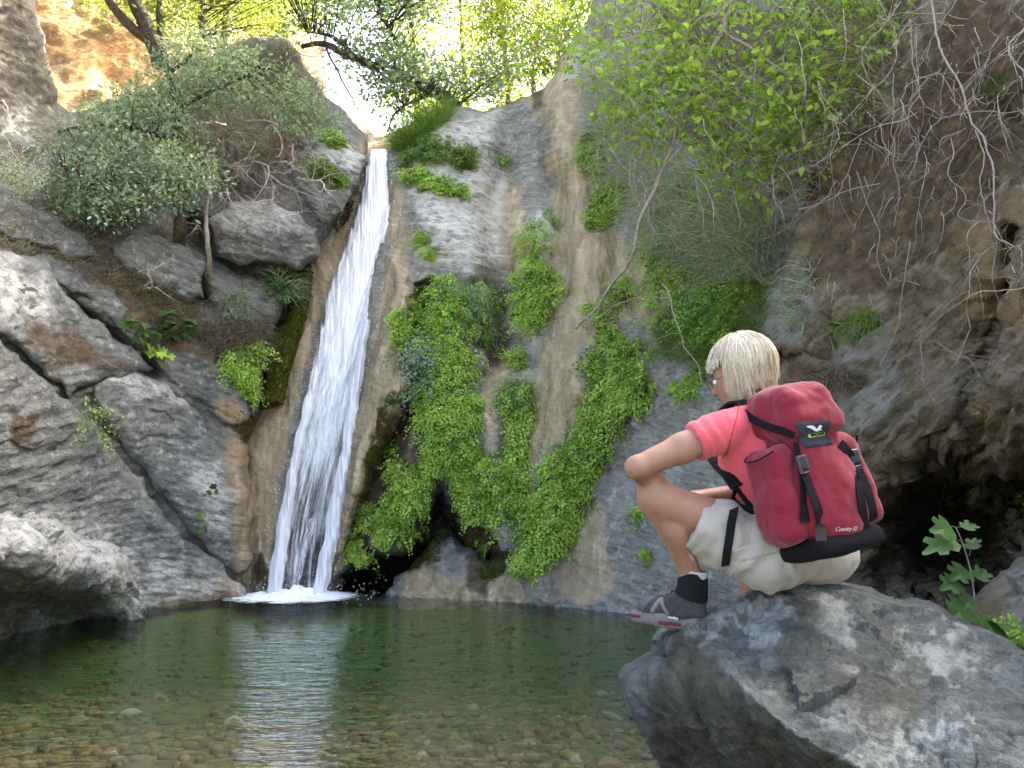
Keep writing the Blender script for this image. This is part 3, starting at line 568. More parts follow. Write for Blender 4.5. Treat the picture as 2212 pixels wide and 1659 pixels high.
# ------------------------------------------------------------------ pool bed, far ground, hills
def bed_z(x, y):
    """gravel bed that deepens from the near edge and rises again as rubble towards the rock all round"""
    p = np.stack([x, y, 0 * x], -1)
    shore = np.interp(x, [-6, -5, -4, -2.7, -1, .4, 1.6, 2.5, 4], [6.0, 7.4, 9.2, 10.1, 10.0, 9.4, 8.5, 7.8, 6.5])
    base = -.13 - .10 * np.clip(y - 4.0, 0, 7.0); rubble = -.10 - .60 * smooth(-.2, 2.6, shore - y)
    return np.maximum(base, rubble) + .06 * fbm(p * .9, 3, 120) + .03 * fbm(p * 3.1, 3, 121)
m, nt, out = new_mat('pool_bed'); t = NT(nt); ob = t.obj()
n1 = t.noise(ob, 1.1, 5, .6); n2 = t.noise(ob, 9, 5, .65); n3 = t.noise(ob, 40, 4, .6)
c = t.ramp(n2, [(.3, (.07, .058, .028)), (.5, (.15, .12, .06)), (.7, (.25, .21, .12))])
sy = t.n('ShaderNodeSeparateXYZ'); t.l(ob, sy.inputs[0]); al = t.math('MULTIPLY', t.math('ADD', t.math('SUBTRACT', sy.outputs[1], 7.4), t.math('MULTIPLY', n1, 5.0)), .32, True)
c = t.mix(t.math('MULTIPLY', al, t.ramp(n2, [(.3, .6), (.55, .95)])), c, (.13, .175, .05))
p_ = t.bsdf(c, .9, .1, t.bump(t.math('ADD', n2, n3), .8, .03)); t.l(p_.outputs[0], out.inputs[0]); M_bed = m
gx, gy = np.meshgrid(np.linspace(-9, 6, 190), np.linspace(-4, 12.2, 200)); gz = bed_z(gx, gy)
idx = np.arange(gx.size).reshape(gx.shape); bq = np.stack([idx[:-1, :-1], idx[:-1, 1:], idx[1:, 1:], idx[1:, :-1]], -1).reshape(-1, 4)
pool_bed = tag(mesh_obj('pool_bed', np.stack([gx, gy, gz], -1).reshape(-1, 3), bq, M_bed), kind='structure')

# cobbles: the ones that show largest singly, the rest as gravel
m, nt, out = new_mat('cobble'); t = NT(nt); ob = t.obj()
oi = t.n('ShaderNodeObjectInfo').outputs['Random']
c = t.ramp(oi, [(0, (.10, .08, .04)), (.2, (.23, .16, .075)), (.4, (.17, .145, .10)), (.6, (.32, .19, .06)), (.8, (.22, .21, .15)), (1, (.42, .38, .29))])
c = t.mix(t.ramp(t.noise(ob, 14, 4, .6), [(.45, 0.0), (.7, .45)]), c, (.16, .14, .05))
p_ = t.bsdf(c, .85, .15, t.bump(t.noise(ob, 30, 4, .6), .4, .01)); t.l(p_.outputs[0], out.inputs[0]); M_cob = m
def sphere_mesh(nu=10, nv=6):
    V = [(0, 0, 1)]
    for j in range(1, nv):
        for i in range(nu): a = 2 * pi * i / nu; b = pi * j / nv; V.append((sin(b) * cos(a), sin(b) * sin(a), cos(b)))
    V.append((0, 0, -1)); F3, F4 = [], []
    for i in range(nu): F3.append((0, 1 + i, 1 + (i + 1) % nu)); F3.append((len(V) - 1, 1 + (nv - 2) * nu + (i + 1) % nu, 1 + (nv - 2) * nu + i))
    for j in range(nv - 2):
        for i in range(nu): a = 1 + j * nu + i; b = 1 + j * nu + (i + 1) % nu; F4.append((a, a + nu, b + nu, b))
    return np.array(V), np.array(F3), np.array(F4)
SV, S3, S4 = sphere_mesh()
st_r = np.random.default_rng(5); stone_meshes = []
for k in range(7):
    V = SV * st_r.uniform(.75, 1.25, 3) * np.array([1, .85, .55]); V = V * (1 + .28 * fbm(SV * 1.3 + k * 7, 2, 130 + k))[:, None]
    o = mesh_obj('stone', V, [S3, S4], M_cob); stone_meshes.append(o.data); bpy.data.objects.remove(o)
spots = []; tries = 0
while len(spots) < 300 and tries < 30000:
    tries += 1; y = 4.4 + 3.0 * st_r.random() ** 1.2; x = st_r.uniform(-.64, .34) * y - .05; r = .022 + .062 * st_r.random() ** 1.8 * (1.25 if st_r.random() < .12 else 1)
    if all((x - a) ** 2 + (y - b) ** 2 > (.8 * (r + c)) ** 2 for a, b, c in spots): spots.append((x, y, r))
for x, y, r in spots:
    o = bpy.data.objects.new('stone', stone_meshes[st_r.integers(7)]); COL.objects.link(o); o.parent = pool_bed
    o.location = (x, y, float(bed_z(np.array([x]), np.array([y]))[0]) - r * .02); o.scale = (r, r, r); o.rotation_euler = (st_r.normal(0, .2), st_r.normal(0, .2), st_r.uniform(0, 6.3))
Vs, F3s, F4s = [], [], []; nb = 0
SVl, S3l, S4l = sphere_mesh(7, 4)
for k in range(2600):
    y = 4.0 + 5.4 * st_r.random() ** 1.2; x = st_r.uniform(-.70, .44) * y; r = st_r.uniform(.015, .048)
    V = SVl * st_r.uniform(.7, 1.3, 3) * r; V = V + np.array([x, y, float(bed_z(np.array([x]), np.array([y]))[0]) - r * .05]); Vs.append(V); F3s.append(S3l + nb); F4s.append(S4l + nb); nb += len(SVl)
tag(mesh_obj('gravel', np.concatenate(Vs), [np.concatenate(F3s), np.concatenate(F4s)], M_cob), kind='stuff')

M_ground = rock_mat('ground', (0, 0, 1), (.06, .06, .045), (.13, .12, .09), (.22, .2, .16), moss=(.05, .06, .02))
gx, gy = np.meshgrid(np.linspace(-1, 1, 60), np.linspace(-1, 1, 60)); gx = np.sign(gx) * np.abs(gx) ** 2 * 420; gy = np.sign(gy) * np.abs(gy) ** 2 * 420 + 4
rr = np.hypot(gx, gy - 4); gz = -2.6 + 3 * smooth(14, 60, rr) * (1 + fbm(np.stack([gx, gy, 0 * gx], -1) * .03, 3, 140))
idx = np.arange(gx.size).reshape(gx.shape); gq = np.stack([idx[:-1, :-1], idx[:-1, 1:], idx[1:, 1:], idx[1:, :-1]], -1).reshape(-1, 4)
tag(mesh_obj('ground', np.stack([gx, gy, gz], -1).reshape(-1, 3), gq, M_ground), kind='structure')

# sunlit slope seen past the near one, and the far side of the gully above the fall
M_hill = rock_mat('hillside', (.4, -.3, .8), (.12, .08, .04), (.28, .19, .10), (.45, .36, .24), soil_and_shade=(.22, .12, .05), pale=(.55, .48, .38), moss=(.10, .10, .02), bands=(8, 1.5))
R_hill = relief('hillside', (-500, 700, -700, 330), 7, [(-500, 330, 12), (100, 260, 14), (330, 240, 15.5), (600, 330, 17), (-500, -100, 14), (100, 0, 17), (330, 0, 19), (600, 0, 22), (-500, -700, 18), (100, -500, 22), (600, -500, 28)], M_hill, None, yadd=None,
    disp=lambda Q, N, x, y: .35 * fbm(Q * .5, 4, 150) + .12 * strata(Q, unit([.4, -.3, .8]), 2, .7, 151) + .08 * fbm(Q * 3, 4, 152), masks={'soil_and_shade': msk([(60, -50), (340, 60), (340, 260), (100, 250)], 30, 60, 153), 'moss': msk([(150, -200), (600, -200), (600, 80), (250, 60)], 30, 60, 154), 'pale': msk([(100, 150), (260, 60), (300, 150), (200, 220)], 20, 50, 155)})
tag(R_hill.o, kind='structure')
R_far = relief('hillside', (560, 1500, 150, 420), 6, [(560, 300, 20), (760, 250, 22), (850, 260, 19), (1000, 220, 19), (1500, 200, 18), (560, 420, 15), (800, 420, 13.5), (1500, 420, 14)], M_hill, [(560, 420), (600, 340), (690, 310), (730, 285), (770, 262), (800, 268), (830, 285), (900, 262), (1000, 235), (1200, 200), (1500, 170), (1500, 420)], (20, .8), 4,
    None, lambda Q, N, x, y: .3 * fbm(Q * .6, 4, 156) + .06 * fbm(Q * 4, 3, 157), {'pale': msk([(700, 250), (830, 240), (830, 330), (700, 330)], 20, 30, 158)}, rough=5, seed=18)
tag(R_far.o, kind='structure')

# ------------------------------------------------------------------ pool water
m, nt, out = new_mat('water'); t = NT(nt); ob = t.obj()
w1 = t.noise(t.mapping(ob, (0, 0, .12), (1.3, 3.6, 1)), 2.1, 3, .5, .5); w2 = t.noise(t.mapping(ob, (0, 0, -.25), (1.6, 4.2, 1)), 5.5, 3, .55, .4)
h = t.math('ADD', w1, t.math('MULTIPLY', w2, .36)); bp = t.bump(h, 1.0, .06)
fr = t.n('ShaderNodeFresnel'); fr.inputs['IOR'].default_value = 1.33; t.l(bp, fr.inputs['Normal'])
gl = t.n('ShaderNodeBsdfGlossy'); gl.inputs['Roughness'].default_value = .03; t.l(bp, gl.inputs['Normal'])
tr = t.n('ShaderNodeBsdfTransparent'); tr.inputs[0].default_value = (.93, .97, .94, 1)
mx = t.n('ShaderNodeMixShader'); t.l(fr.outputs[0], mx.inputs[0]); t.l(tr.outputs[0], mx.inputs[1]); t.l(gl.outputs[0], mx.inputs[2]); t.l(mx.outputs[0], out.inputs[0])
va = t.n('ShaderNodeVolumeAbsorption'); va.inputs[0].default_value = (.45, .80, .50, 1); va.inputs['Density'].default_value = .46; t.l(va.outputs[0], out.inputs['Volume'])
M_water = m
X0, X1, Y0, Y1, ZB = -9.0, 6.0, -4.0, 12.2, -2.4
tag(mesh_obj('pool_water', [(X0, Y0, 0), (X1, Y0, 0), (X1, Y1, 0), (X0, Y1, 0), (X0, Y0, ZB), (X1, Y0, ZB), (X1, Y1, ZB), (X0, Y1, ZB)],
    [[(0, 1, 2, 3), (7, 6, 5, 4), (0, 4, 5, 1), (1, 5, 6, 2), (2, 6, 7, 3), (3, 7, 4, 0)]], M_water, smooth_shade=False), kind='structure')

# ------------------------------------------------------------------ waterfall
fall = empty('waterfall', P(640, 1292, 10.2), 'white waterfall streaming down the tan rock chute into the pool', 'waterfall')
m, nt, out = new_mat('falling_water'); t = NT(nt); uv = t.n('ShaderNodeTexCoord').outputs['UV']
s1 = t.noise(t.mapping(uv, (0, 0, 0), (24, 1.5, 1)), 1.0, 6, .62, .35); s2 = t.noise(t.mapping(uv, (0, 0, .03), (60, 6, 1)), 1.0, 5, .65, .3); s3 = t.noise(t.mapping(uv, (0, 0, 0), (9, .9, 1)), 1.0, 3, .5)
d = t.math('ADD', t.math('ADD', t.math('MULTIPLY', s1, .62), t.math('MULTIPLY', s2, .26)), t.math('MULTIPLY', s3, .45))
a = t.math('SUBTRACT', t.math('ADD', d, t.attr('dens')), .98); a = t.math('MULTIPLY', a, 4.2, True)
bp = t.bump(d, .5, .04)
p_ = t.bsdf(t.ramp(d, [(.42, (.78, .83, .86)), (.75, (.94, .95, .96))]), .45, .4, bp); tl = t.n('ShaderNodeBsdfTranslucent'); tl.inputs[0].default_value = (.8, .88, .93, 1)
m1 = t.n('ShaderNodeMixShader'); m1.inputs[0].default_value = .25; t.l(p_.outputs[0], m1.inputs[1]); t.l(tl.outputs[0], m1.inputs[2])
tp = t.n('ShaderNodeBsdfTransparent'); m2 = t.n('ShaderNodeMixShader'); t.l(a, m2.inputs[0]); t.l(tp.outputs[0], m2.inputs[1]); t.l(m1.outputs[0], m2.inputs[2]); t.l(m2.outputs[0], out.inputs[0])
M_fall = m
FL = np.array([(797, 322), (790, 360), (775, 430), (745, 520), (700, 640), (668, 790), (636, 920), (608, 1050), (585, 1180), (569, 1294)], float)
FR = np.array([(838, 322), (842, 360), (850, 450), (845, 530), (815, 640), (800, 740), (776, 870), (752, 1000), (731, 1130), (700, 1294)], float)
def fall_sheet(name, L, R, off, dens, nu, nv, seed, arch=.05):
    tk = np.linspace(0, 1, len(L)); tv = np.linspace(0, 1, nv); s = np.linspace(0, 1, nu)
    l = np.stack([np.interp(tv, tk, L[:, k]) for k in (0, 1)], -1); r = np.stack([np.interp(tv, tk, R[:, k]) for k in (0, 1)], -1)
    wv = np.stack([tv * 9, 0 * tv, 0 * tv + seed], -1); l = l + np.stack([5 * fbm(wv, 3, seed + 31), 0 * tv], -1); r = r + np.stack([6 * fbm(wv + 9.3, 3, seed + 33), 0 * tv], -1)
    px = l[:, None, 0] * (1 - s) + r[:, None, 0] * s; py = l[:, None, 1] * (1 - s) + r[:, None, 1] * s
    tt = (py - 322) / (1294 - 322)
    Y = 11.55 - 1.42 * tt ** .9 - off - arch * np.sin(pi * s)[None]
    q = np.stack([px / 14, py / 160, np.full_like(px, seed)], -1); Y = Y - .045 * fbm(q, 4, seed) - .02 * fbm(q * np.array([3, 3, 1]), 3, seed + 1)
    Q = P(px, py, Y); sg = np.broadcast_to(s, px.shape)
    edge = np.minimum(sg, 1 - sg)
    dn = dens(tt, sg, px, py) - .55 * (1 - smooth(0, .20, edge + .06 * fbm(q * np.array([2, 1.5, 1]), 3, seed + 3)))
    idx = np.arange(nu * nv).reshape(nv, nu); qd = np.stack([idx[:-1, :-1], idx[1:, :-1], idx[1:, 1:], idx[:-1, 1:]], -1).reshape(-1, 4)
    w = (px - l[:, :1]) * .0062; uvs = np.stack([w + seed * 3.1, tt * 5.6], -1).reshape(-1, 2)
    return mesh_obj(name, Q.reshape(-1, 3), qd, M_fall, fall, {'dens': dn.ravel()}, uv=uvs)
def lerp_pts(a): return FL * (1 - a) + FR * a
def dens_main(tt, s, px, py):
    d = .74 - .42 * smooth(.35, .95, tt); d = d + .12 * np.exp(-((s - .45) / .3) ** 2) * (1 - smooth(.1, .6, tt)) - .25 * smooth(.7, 1.0, s) * (1 - smooth(.25, .5, tt)); return d
fall_sheet('water_sheet', FL, FR, .02, dens_main, 70, 260, 1)
fall_sheet('water_sheet', lerp_pts(.06), lerp_pts(.9), .10, lambda t_, s, x, y: dens_main(t_, s, x, y) - .16, 60, 240, 4)
# the two solid jets
JL = np.array([(700, 700), (668, 830), (640, 930), (612, 1060), (590, 1180), (571, 1294)], float); JR = np.array([(716, 700), (690, 830), (664, 930), (640, 1060), (624, 1180), (606, 1294)], float)
fall_sheet('water_jet', JL, JR, .20, lambda t_, s, x, y: .3 + .6 * smooth(.4, .65, t_), 22, 160, 7, .09)
JL = np.array([(783, 690), (765, 800), (745, 920), (722, 1040), (700, 1160), (670, 1294)], float); JR = np.array([(800, 690), (788, 800), (772, 920), (755, 1040), (733, 1160), (702, 1294)], float)
fall_sheet('water_jet', JL, JR, .22, lambda t_, s, x, y: .55 + .85 * smooth(.3, .5, t_), 22, 160, 9, .10)
JL = np.array([(660, 1120), (645, 1200), (616, 1294)], float); JR = np.array([(690, 1120), (665, 1200), (640, 1294)], float)
fall_sheet('water_jet', JL, JR, .12, lambda t_, s, x, y: .2 + .25 * t_, 16, 60, 12, .05)
# foam where it lands
m, nt, out = new_mat('foam'); t = NT(nt); ob = t.obj(); f1 = t.noise(t.mapping(ob, (0, 0, 0), (5, 16, 1)), 1.0, 6, .68, .6)
a = t.math('MULTIPLY', t.math('SUBTRACT', t.math('ADD', f1, t.attr('dens')), .95), 5.0, True); tp = t.n('ShaderNodeBsdfTransparent'); p_ = t.bsdf((.86, .92, .95), .6, .3, t.bump(f1, .6, .03))
m2 = t.n('ShaderNodeMixShader'); t.l(a, m2.inputs[0]); t.l(tp.outputs[0], m2.inputs[1]); t.l(p_.outputs[0], m2.inputs[2]); t.l(m2.outputs[0], out.inputs[0]); M_foam = m
fx, fy = np.meshgrid(np.linspace(-3.9, -1.1, 120), np.linspace(8.7, 10.35, 90)); c0 = P(640, 1292, 10.1)
rr = np.hypot((fx - c0[0]) / 1.0, (fy - 9.95) / .72); hz = .012 + .10 * np.exp(-(rr / .42) ** 2) * (1 + 1.0 * fbm(np.stack([fx * 6, fy * 6, 0 * fx], -1), 3, 160))
dn = .95 * np.exp(-(rr / .68) ** 2) + .36 * np.exp(-(rr / 1.2) ** 2)
idx = np.arange(fx.size).reshape(fx.shape); fq = np.stack([idx[:-1, :-1], idx[:-1, 1:], idx[1:, 1:], idx[1:, :-1]], -1).reshape(-1, 4)
mesh_obj('foam', np.stack([fx, fy, hz], -1).reshape(-1, 3), fq, M_foam, fall, {'dens': dn.ravel()})
# drops thrown off the sheet
dr = np.random.default_rng(8); n = 420; tt = dr.random(n) ** .8; sd_ = np.where(dr.random(n) < .62, 1 + dr.exponential(.10, n), -dr.exponential(.06, n)); tk = np.linspace(0, 1, len(FL))
l = np.stack([np.interp(tt, tk, FL[:, k]) for k in (0, 1)], -1); r = np.stack([np.interp(tt, tk, FR[:, k]) for k in (0, 1)], -1); pp = l + (r - l) * sd_[:, None]
C = P(pp[:, 0], pp[:, 1], 11.4 - 1.42 * ((pp[:, 1] - 322) / 972) ** .9 - dr.uniform(.0, .25, n)); n2 = 500
C2 = np.stack([c0[0] + dr.normal(0, .55, n2), 9.95 + dr.normal(0, .3, n2), dr.exponential(.09, n2)], -1); C = np.concatenate([C, C2])
rad = dr.uniform(.0025, .0065, len(C)); O = np.array([(1, 0, 0), (-1, 0, 0), (0, 1, 0), (0, -1, 0), (0, 0, 1.8), (0, 0, -1.8)]); OF = np.array([(0, 2, 4), (2, 1, 4), (1, 3, 4), (3, 0, 4), (2, 0, 5), (1, 2, 5), (3, 1, 5), (0, 3, 5)])
V = (C[:, None] + O[None] * rad[:, None, None]).reshape(-1, 3); Fd = (OF[None] + 6 * np.arange(len(C))[:, None, None]).reshape(-1, 3)
o = mesh_obj('spray', V, Fd, plain_mat('spray', (.85, .9, .93), .3, .5, .05), fall); o['kind'] = 'stuff'
# ------------------------------------------------------------------ plants: builders
class Leaves:
    """collects folded leaves as real faces"""
    def __init__(s): s.V, s.F, s.R, s.n = [], [], [], 0
    def add(s, pos, d, nrm, L, W, rnd, shape='oval', curl=.15):
        pos = np.asarray(pos, float); n = len(pos)
        if n == 0: return
        d = unit(d); nrm = unit(nrm - d * (nrm * d).sum(-1, keepdims=True)); sd = np.cross(d, nrm)
        L = np.broadcast_to(L, (n,))[:, None]; W = np.broadcast_to(W, (n,))[:, None]
        if shape == 'oval':
            a = [(0, 0, 0), (.45, .5, curl), (1, 0, -curl * .4), (.45, -.5, curl)]; f = [(0, 1, 2), (0, 2, 3)]
        elif shape == 'fan':
            a = [(0, 0, 0), (.72, .55, curl), (1, .12, 0), (.78, -.55, curl)]; f = [(0, 1, 2), (0, 2, 3)]
        elif shape == 'leaf6':
            a = [(0, 0, 0), (.3, .42, curl), (.68, .36, curl), (1, 0, -curl), (.68, -.36, curl), (.3, -.42, curl), (.5, 0, 0)]
            f = [(0, 1, 6), (1, 2, 6), (2, 3, 6), (3, 4, 6), (4, 5, 6), (5, 0, 6)]
        elif shape == 'fig':
            a = [(0, 0, 0), (.05, .38, .03), (.32, .62, .08), (.42, .34, .03), (.62, .56, .1), (.82, .42, .08), (.72, .20, .02), (1.0, .10, -.1), (1.06, 0, -.12), (1.0, -.10, -.1),
                 (.72, -.20, .02), (.82, -.42, .08), (.62, -.56, .1), (.42, -.34, .03), (.32, -.62, .08), (.05, -.38, .03), (.45, 0, 0)]
            f = [(i, i + 1, 16) for i in range(15)] + [(15, 0, 16)]
        a = np.array(a, float); V = pos[:, None] + d[:, None] * (a[None, :, 0:1] * L[:, None]) + sd[:, None] * (a[None, :, 1:2] * W[:, None]) + nrm[:, None] * (a[None, :, 2:3] * W[:, None])
        k = len(a); F = np.array(f)[None] + (s.n + k * np.arange(n))[:, None, None]
        s.V.append(V.reshape(-1, 3)); s.F.append(F.reshape(-1, 3)); s.R.append(np.repeat(np.broadcast_to(rnd, (n,)), k)); s.n += n * k
    def build(s, name, mat, parent=None):
        return mesh_obj(name, np.concatenate(s.V), np.concatenate(s.F), mat, parent, {'rnd': np.concatenate(s.R)}, smooth_shade=False)

class Tubes:
    def __init__(s): s.V, s.F, s.n = [], [], 0
    def add(s, pts, r0, r1=None, sides=5):
        pts = np.asarray(pts, float); n = len(pts)
        if n < 2: return
        r = np.linspace(r0, r0 if r1 is None else r1, n) if np.isscalar(r0) else np.asarray(r0)
        T = unit(np.gradient(pts, axis=0)); ref = np.array([.31, .52, .79]); A = unit(np.cross(T, ref)); B = np.cross(T, A)
        an = np.arange(sides) * 2 * pi / sides
        V = pts[:, None] + (A[:, None] * np.cos(an)[None, :, None] + B[:, None] * np.sin(an)[None, :, None]) * r[:, None, None]
        i = np.arange(n * sides).reshape(n, sides); j = np.roll(i, -1, 1)
        s.V.append(V.reshape(-1, 3)); s.F.append(np.stack([i[:-1], j[:-1], j[1:], i[1:]], -1).reshape(-1, 4) + s.n); s.n += n * sides
    def build(s, name, mat, parent=None): return mesh_obj(name, np.concatenate(s.V), np.concatenate(s.F), mat, parent)

def spline(pts, m=8):
    """smooth curve through points"""
    p = np.asarray(pts, float); n = len(p); e = np.concatenate([[2 * p[0] - p[1]], p, [2 * p[-1] - p[-2]]]); out = []
    for k in range(n - 1):
        a, b, c, d = e[k:k + 4]
        for t in np.linspace(0, 1, m, endpoint=False):
            out.append(.5 * ((2 * b) + (c - a) * t + (2 * a - 5 * b + 4 * c - d) * t ** 2 + (3 * b - a - 3 * c + d) * t ** 3))
    out.append(p[-1]); return np.array(out)

def wob(pts, amp, seed, fr=6.0):
    pts = np.asarray(pts); return pts + amp * np.stack([fbm(pts * fr + 7 * k, 3, seed + k) for k in range(3)], -1)

def grow(root, d, length, r, rs, depth=2, kids=4, spread=.7, gravity=0.0, steps=8, tubes=None, tips=None, sides=5, twist=.22):
    """a branch that forks, written into tubes; tips collects the twig ends"""
    p = np.array(root, float); d = unit(np.array(d, float)); pts = [p.copy()]; ds = length / steps
    for k in range(steps):
        d = unit(d + rs.normal(0, twist, 3) + np.array([0, 0, gravity])); p = p + d * ds; pts.append(p.copy())
    pts = np.array(pts); tubes.add(pts, r, r * .35 if depth else r * .2, sides if r > .006 else 3)
    if tips is not None: tips.append((pts[-1], d)); tips.append((pts[len(pts) // 2], d))
    if depth > 0:
        for k in range(kids):
            i = rs.integers(max(1, steps // 4), steps + 1); dd = unit(unit(pts[min(i, steps)] - pts[max(0, i - 1)]) + rs.normal(0, spread, 3))
            grow(pts[i], dd, length * rs.uniform(.35, .7), r * .5 * (1 - .4 * i / steps), rs, depth - 1, kids, spread, gravity, max(4, steps - 2), tubes, tips, sides, twist)

GREEN_FERN = [(.13, .14, .03), (.20, .33, .042), (.28, .45, .06), (.37, .54, .085), (.47, .61, .13)]
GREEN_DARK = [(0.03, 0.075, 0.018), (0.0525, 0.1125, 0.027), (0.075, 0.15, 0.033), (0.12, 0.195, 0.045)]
GREEN_BLUE = [(.13, .19, .12), (.19, .26, .17), (.27, .345, .23), (.37, .44, .32)]
GREEN_YEL = [(.11, .15, .018), (.17, .21, .025), (.25, .28, .04), (.34, .35, .07)]
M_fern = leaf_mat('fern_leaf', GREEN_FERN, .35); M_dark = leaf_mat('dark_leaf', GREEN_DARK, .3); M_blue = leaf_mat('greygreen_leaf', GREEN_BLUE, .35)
M_yel = leaf_mat('sunlit_leaf', GREEN_YEL, .6); M_bright = leaf_mat('bright_leaf', [(.13, .21, .035), (.20, .31, .05), (.28, .41, .07), (.39, .50, .10)], .5)
M_olive = leaf_mat('olive_leaf', [(.08, .11, .018), (.12, .15, .024), (.17, .19, .03), (.23, .24, .045)], .5)
M_moss = leaf_mat('moss_tuft', [(.05, .062, .006), (.085, .098, .009), (.125, .132, .014), (.17, .165, .02)], .15, .9)
M_rust = leaf_mat('rust_moss', [(.05, .025, .005), (.09, .045, .008), (.13, .065, .01), (.12, .08, .015)], .15, .9)
M_dry = leaf_mat('dry_grass', [(.10, .083, .052), (.16, .132, .085), (.23, .195, .13), (.31, .27, .19)], .3, .8)
M_haze = leaf_mat('greygreen_blade', [(.19, .24, .15), (.26, .31, .21), (.34, .38, .28), (.44, .47, .37)], .3, .7)
M_grass = leaf_mat('grass_blade', [(.08, .15, .022), (.12, .21, .032), (.17, .265, .05), (.23, .31, .07)], .45, .6)
M_bark = plain_mat('bark', (.060, .050, .038), .95, .1, .55, 14, 1.0)
M_bark2 = plain_mat('pale_bark', (.27, .245, .20), .9, .1, .4, 18, .6)
M_twig = plain_mat('dry_twig', (.40, .355, .30), .9, .1, .35, 20, .4)
M_root = plain_mat('pale_root', (.27, .24, .195), .85, .15, .3, 25, .4)

def fern(R, poly, label, n, seed, L=.26, mat=None, group='maidenhair fern mats on the wall', leaf=.038, out=.03, shape='fan', steps=9, droop=.22, spread=.65, name='fern', cat='fern', parent=None):
    rs = np.random.default_rng(seed); uv = in_poly(poly, n, seed)
    if n > 100:      # ragged mats: bare gaps and thin edges
        sd_, _, _ = poly_sd(uv[:, 0], uv[:, 1], poly); uv = uv[fbm(np.stack([uv[:, 0] / 34, uv[:, 1] / 48, 0 * uv[:, 0] + seed], -1), 3, seed + 7) * 26 + np.minimum(sd_, 30) > 3]; n = len(uv)
    q, nn = on(R, uv[:, 0], uv[:, 1])
    up = np.array([0, 0, 1.0]); lat = unit(np.cross(nn, up)); LV = Leaves()
    p = q + nn * rs.uniform(0, out, (n, 1)); d = unit(nn * rs.uniform(.25, 1.0, (n, 1)) + lat * rs.normal(0, spread, (n, 1)) + up * rs.normal(.15, .35, (n, 1)))
    Ls = L * (rs.uniform(.55, 1.2, n) + (rs.random(n) < .08) * .9)[:, None]; tone = np.clip(rs.normal(.5, .22, n) + .55 * fbm(np.stack([uv[:, 0] / 45, uv[:, 1] / 45, 0 * uv[:, 0] + seed], -1), 3, seed), 0, 1)
    for k in range(steps):
        p = p + d * Ls / steps; d = unit(d - up * droop + rs.normal(0, .06, (n, 3))); taper = 1.15 - .65 * k / steps
        sv = unit(np.cross(d, nn) + 1e-3)
        for sg in (-1, 1):
            ld = unit(sv * sg * rs.uniform(.6, 1.1, (n, 1)) + d * .55 - up * .25 + rs.normal(0, .22, (n, 3))); ln = unit(nn * .9 + up * .6 + rs.normal(0, .3, (n, 3)))
            sz = leaf * taper * rs.uniform(.7, 1.3, n)
            LV.add(p + ld * sz[:, None] * rs.uniform(.1, 1.0, (n, 1)), ld, ln, sz, sz * (.95 if shape == 'fan' else .5), np.clip(tone + rs.normal(0, .13, n), 0, 1), shape)
    root = empty(name, np.mean(q, 0), label, cat, group); LV.build('fronds' if name == 'fern' else 'leaves', mat or M_fern, root)['kind'] = 'stuff'; return root

def blades(R, poly, n, seed, L=.3, W=.006, mat=None, hang=.25, lift=.3, spread=.5, base_out=.0):
    """grass or fine stems rooted on a rock: curved tapering ribbons"""
    rs = np.random.default_rng(seed); uv = in_poly(poly, n, seed); q, nn = on(R, uv[:, 0], uv[:, 1]); up = np.array([0, 0, 1.0]); lat = unit(np.cross(nn, up))
    p = q + nn * base_out * rs.random((n, 1)); d = unit(nn * rs.uniform(.3, 1, (n, 1)) + lat * rs.normal(0, spread, (n, 1)) + up * lift); Ls = L * rs.uniform(.4, 1.4, (n, 1)); S = 5
    w0 = unit(np.cross(d, nn + rs.normal(0, .5, (n, 3)))) * W; rows = []
    for k in range(S + 1):
        w = w0 * (1 - .8 * k / S); rows.append(np.stack([p - w, p + w], 1)); p = p + d * Ls / S; d = unit(d - up * hang + rs.normal(0, .10, (n, 3)))
    V = np.stack(rows, 1).reshape(-1, 3); b = (np.arange(n) * (S + 1) * 2)[:, None, None]; k = np.arange(S)[None, :, None] * 2
    F = (b + k + np.array([0, 1, 3, 2])[None, None]).reshape(-1, 4); r = np.clip(np.repeat(rs.normal(.5, .25, n), (S + 1) * 2), 0, 1)
    return V, F, r

def grass(R, poly, n, seed, label=None, name='grass_tuft', cat='grass tuft', stuff=False, group=None, parent=None, **kw):
    mat = kw.pop('mat', None) or M_grass; V, F, r = blades(R, poly, n, seed, **kw)
    if stuff: return tag(mesh_obj(name, V, F, mat, None, {'rnd': r}, smooth_shade=False), kind='stuff')
    root = empty(name, V.mean(0), label, cat, group); tag(mesh_obj('blades', V, F, mat, root, {'rnd': r}, smooth_shade=False), kind='stuff'); return root

def moss(R, poly, n, seed, label, mat=None, size=.02, name='moss_patch', group='moss on the wet rock', fwd=0.0):
    rs = np.random.default_rng(seed); uv = in_poly(poly, n, seed); q, nn = on(R, uv[:, 0], uv[:, 1]); LV = Leaves()
    bul = .02 + .05 * np.maximum(-.3, fbm(np.stack([uv[:, 0] / 30, uv[:, 1] / 30, 0 * uv[:, 0]], -1), 3, seed) + .3)
    sd, _, _ = poly_sd(uv[:, 0], uv[:, 1], poly); q = q + nn * (bul * smooth(0, 18, sd))[:, None]; q = q - unit(q - np.array([0, 0, CAM_H])) * (fwd * rs.uniform(.6, 1.0, n) * smooth(-4, 14, sd))[:, None]
    d = unit(nn * .7 + np.array([0, 0, -.7]) + rs.normal(0, .45, (n, 3))); LV.add(q, d, unit(nn + rs.normal(0, .4, (n, 3))), size * rs.uniform(.6, 1.5, n), size * .5, np.clip(rs.normal(.5, .28, n), 0, 1))
    return tag(LV.build(name, mat or M_moss), label, 'moss', group)

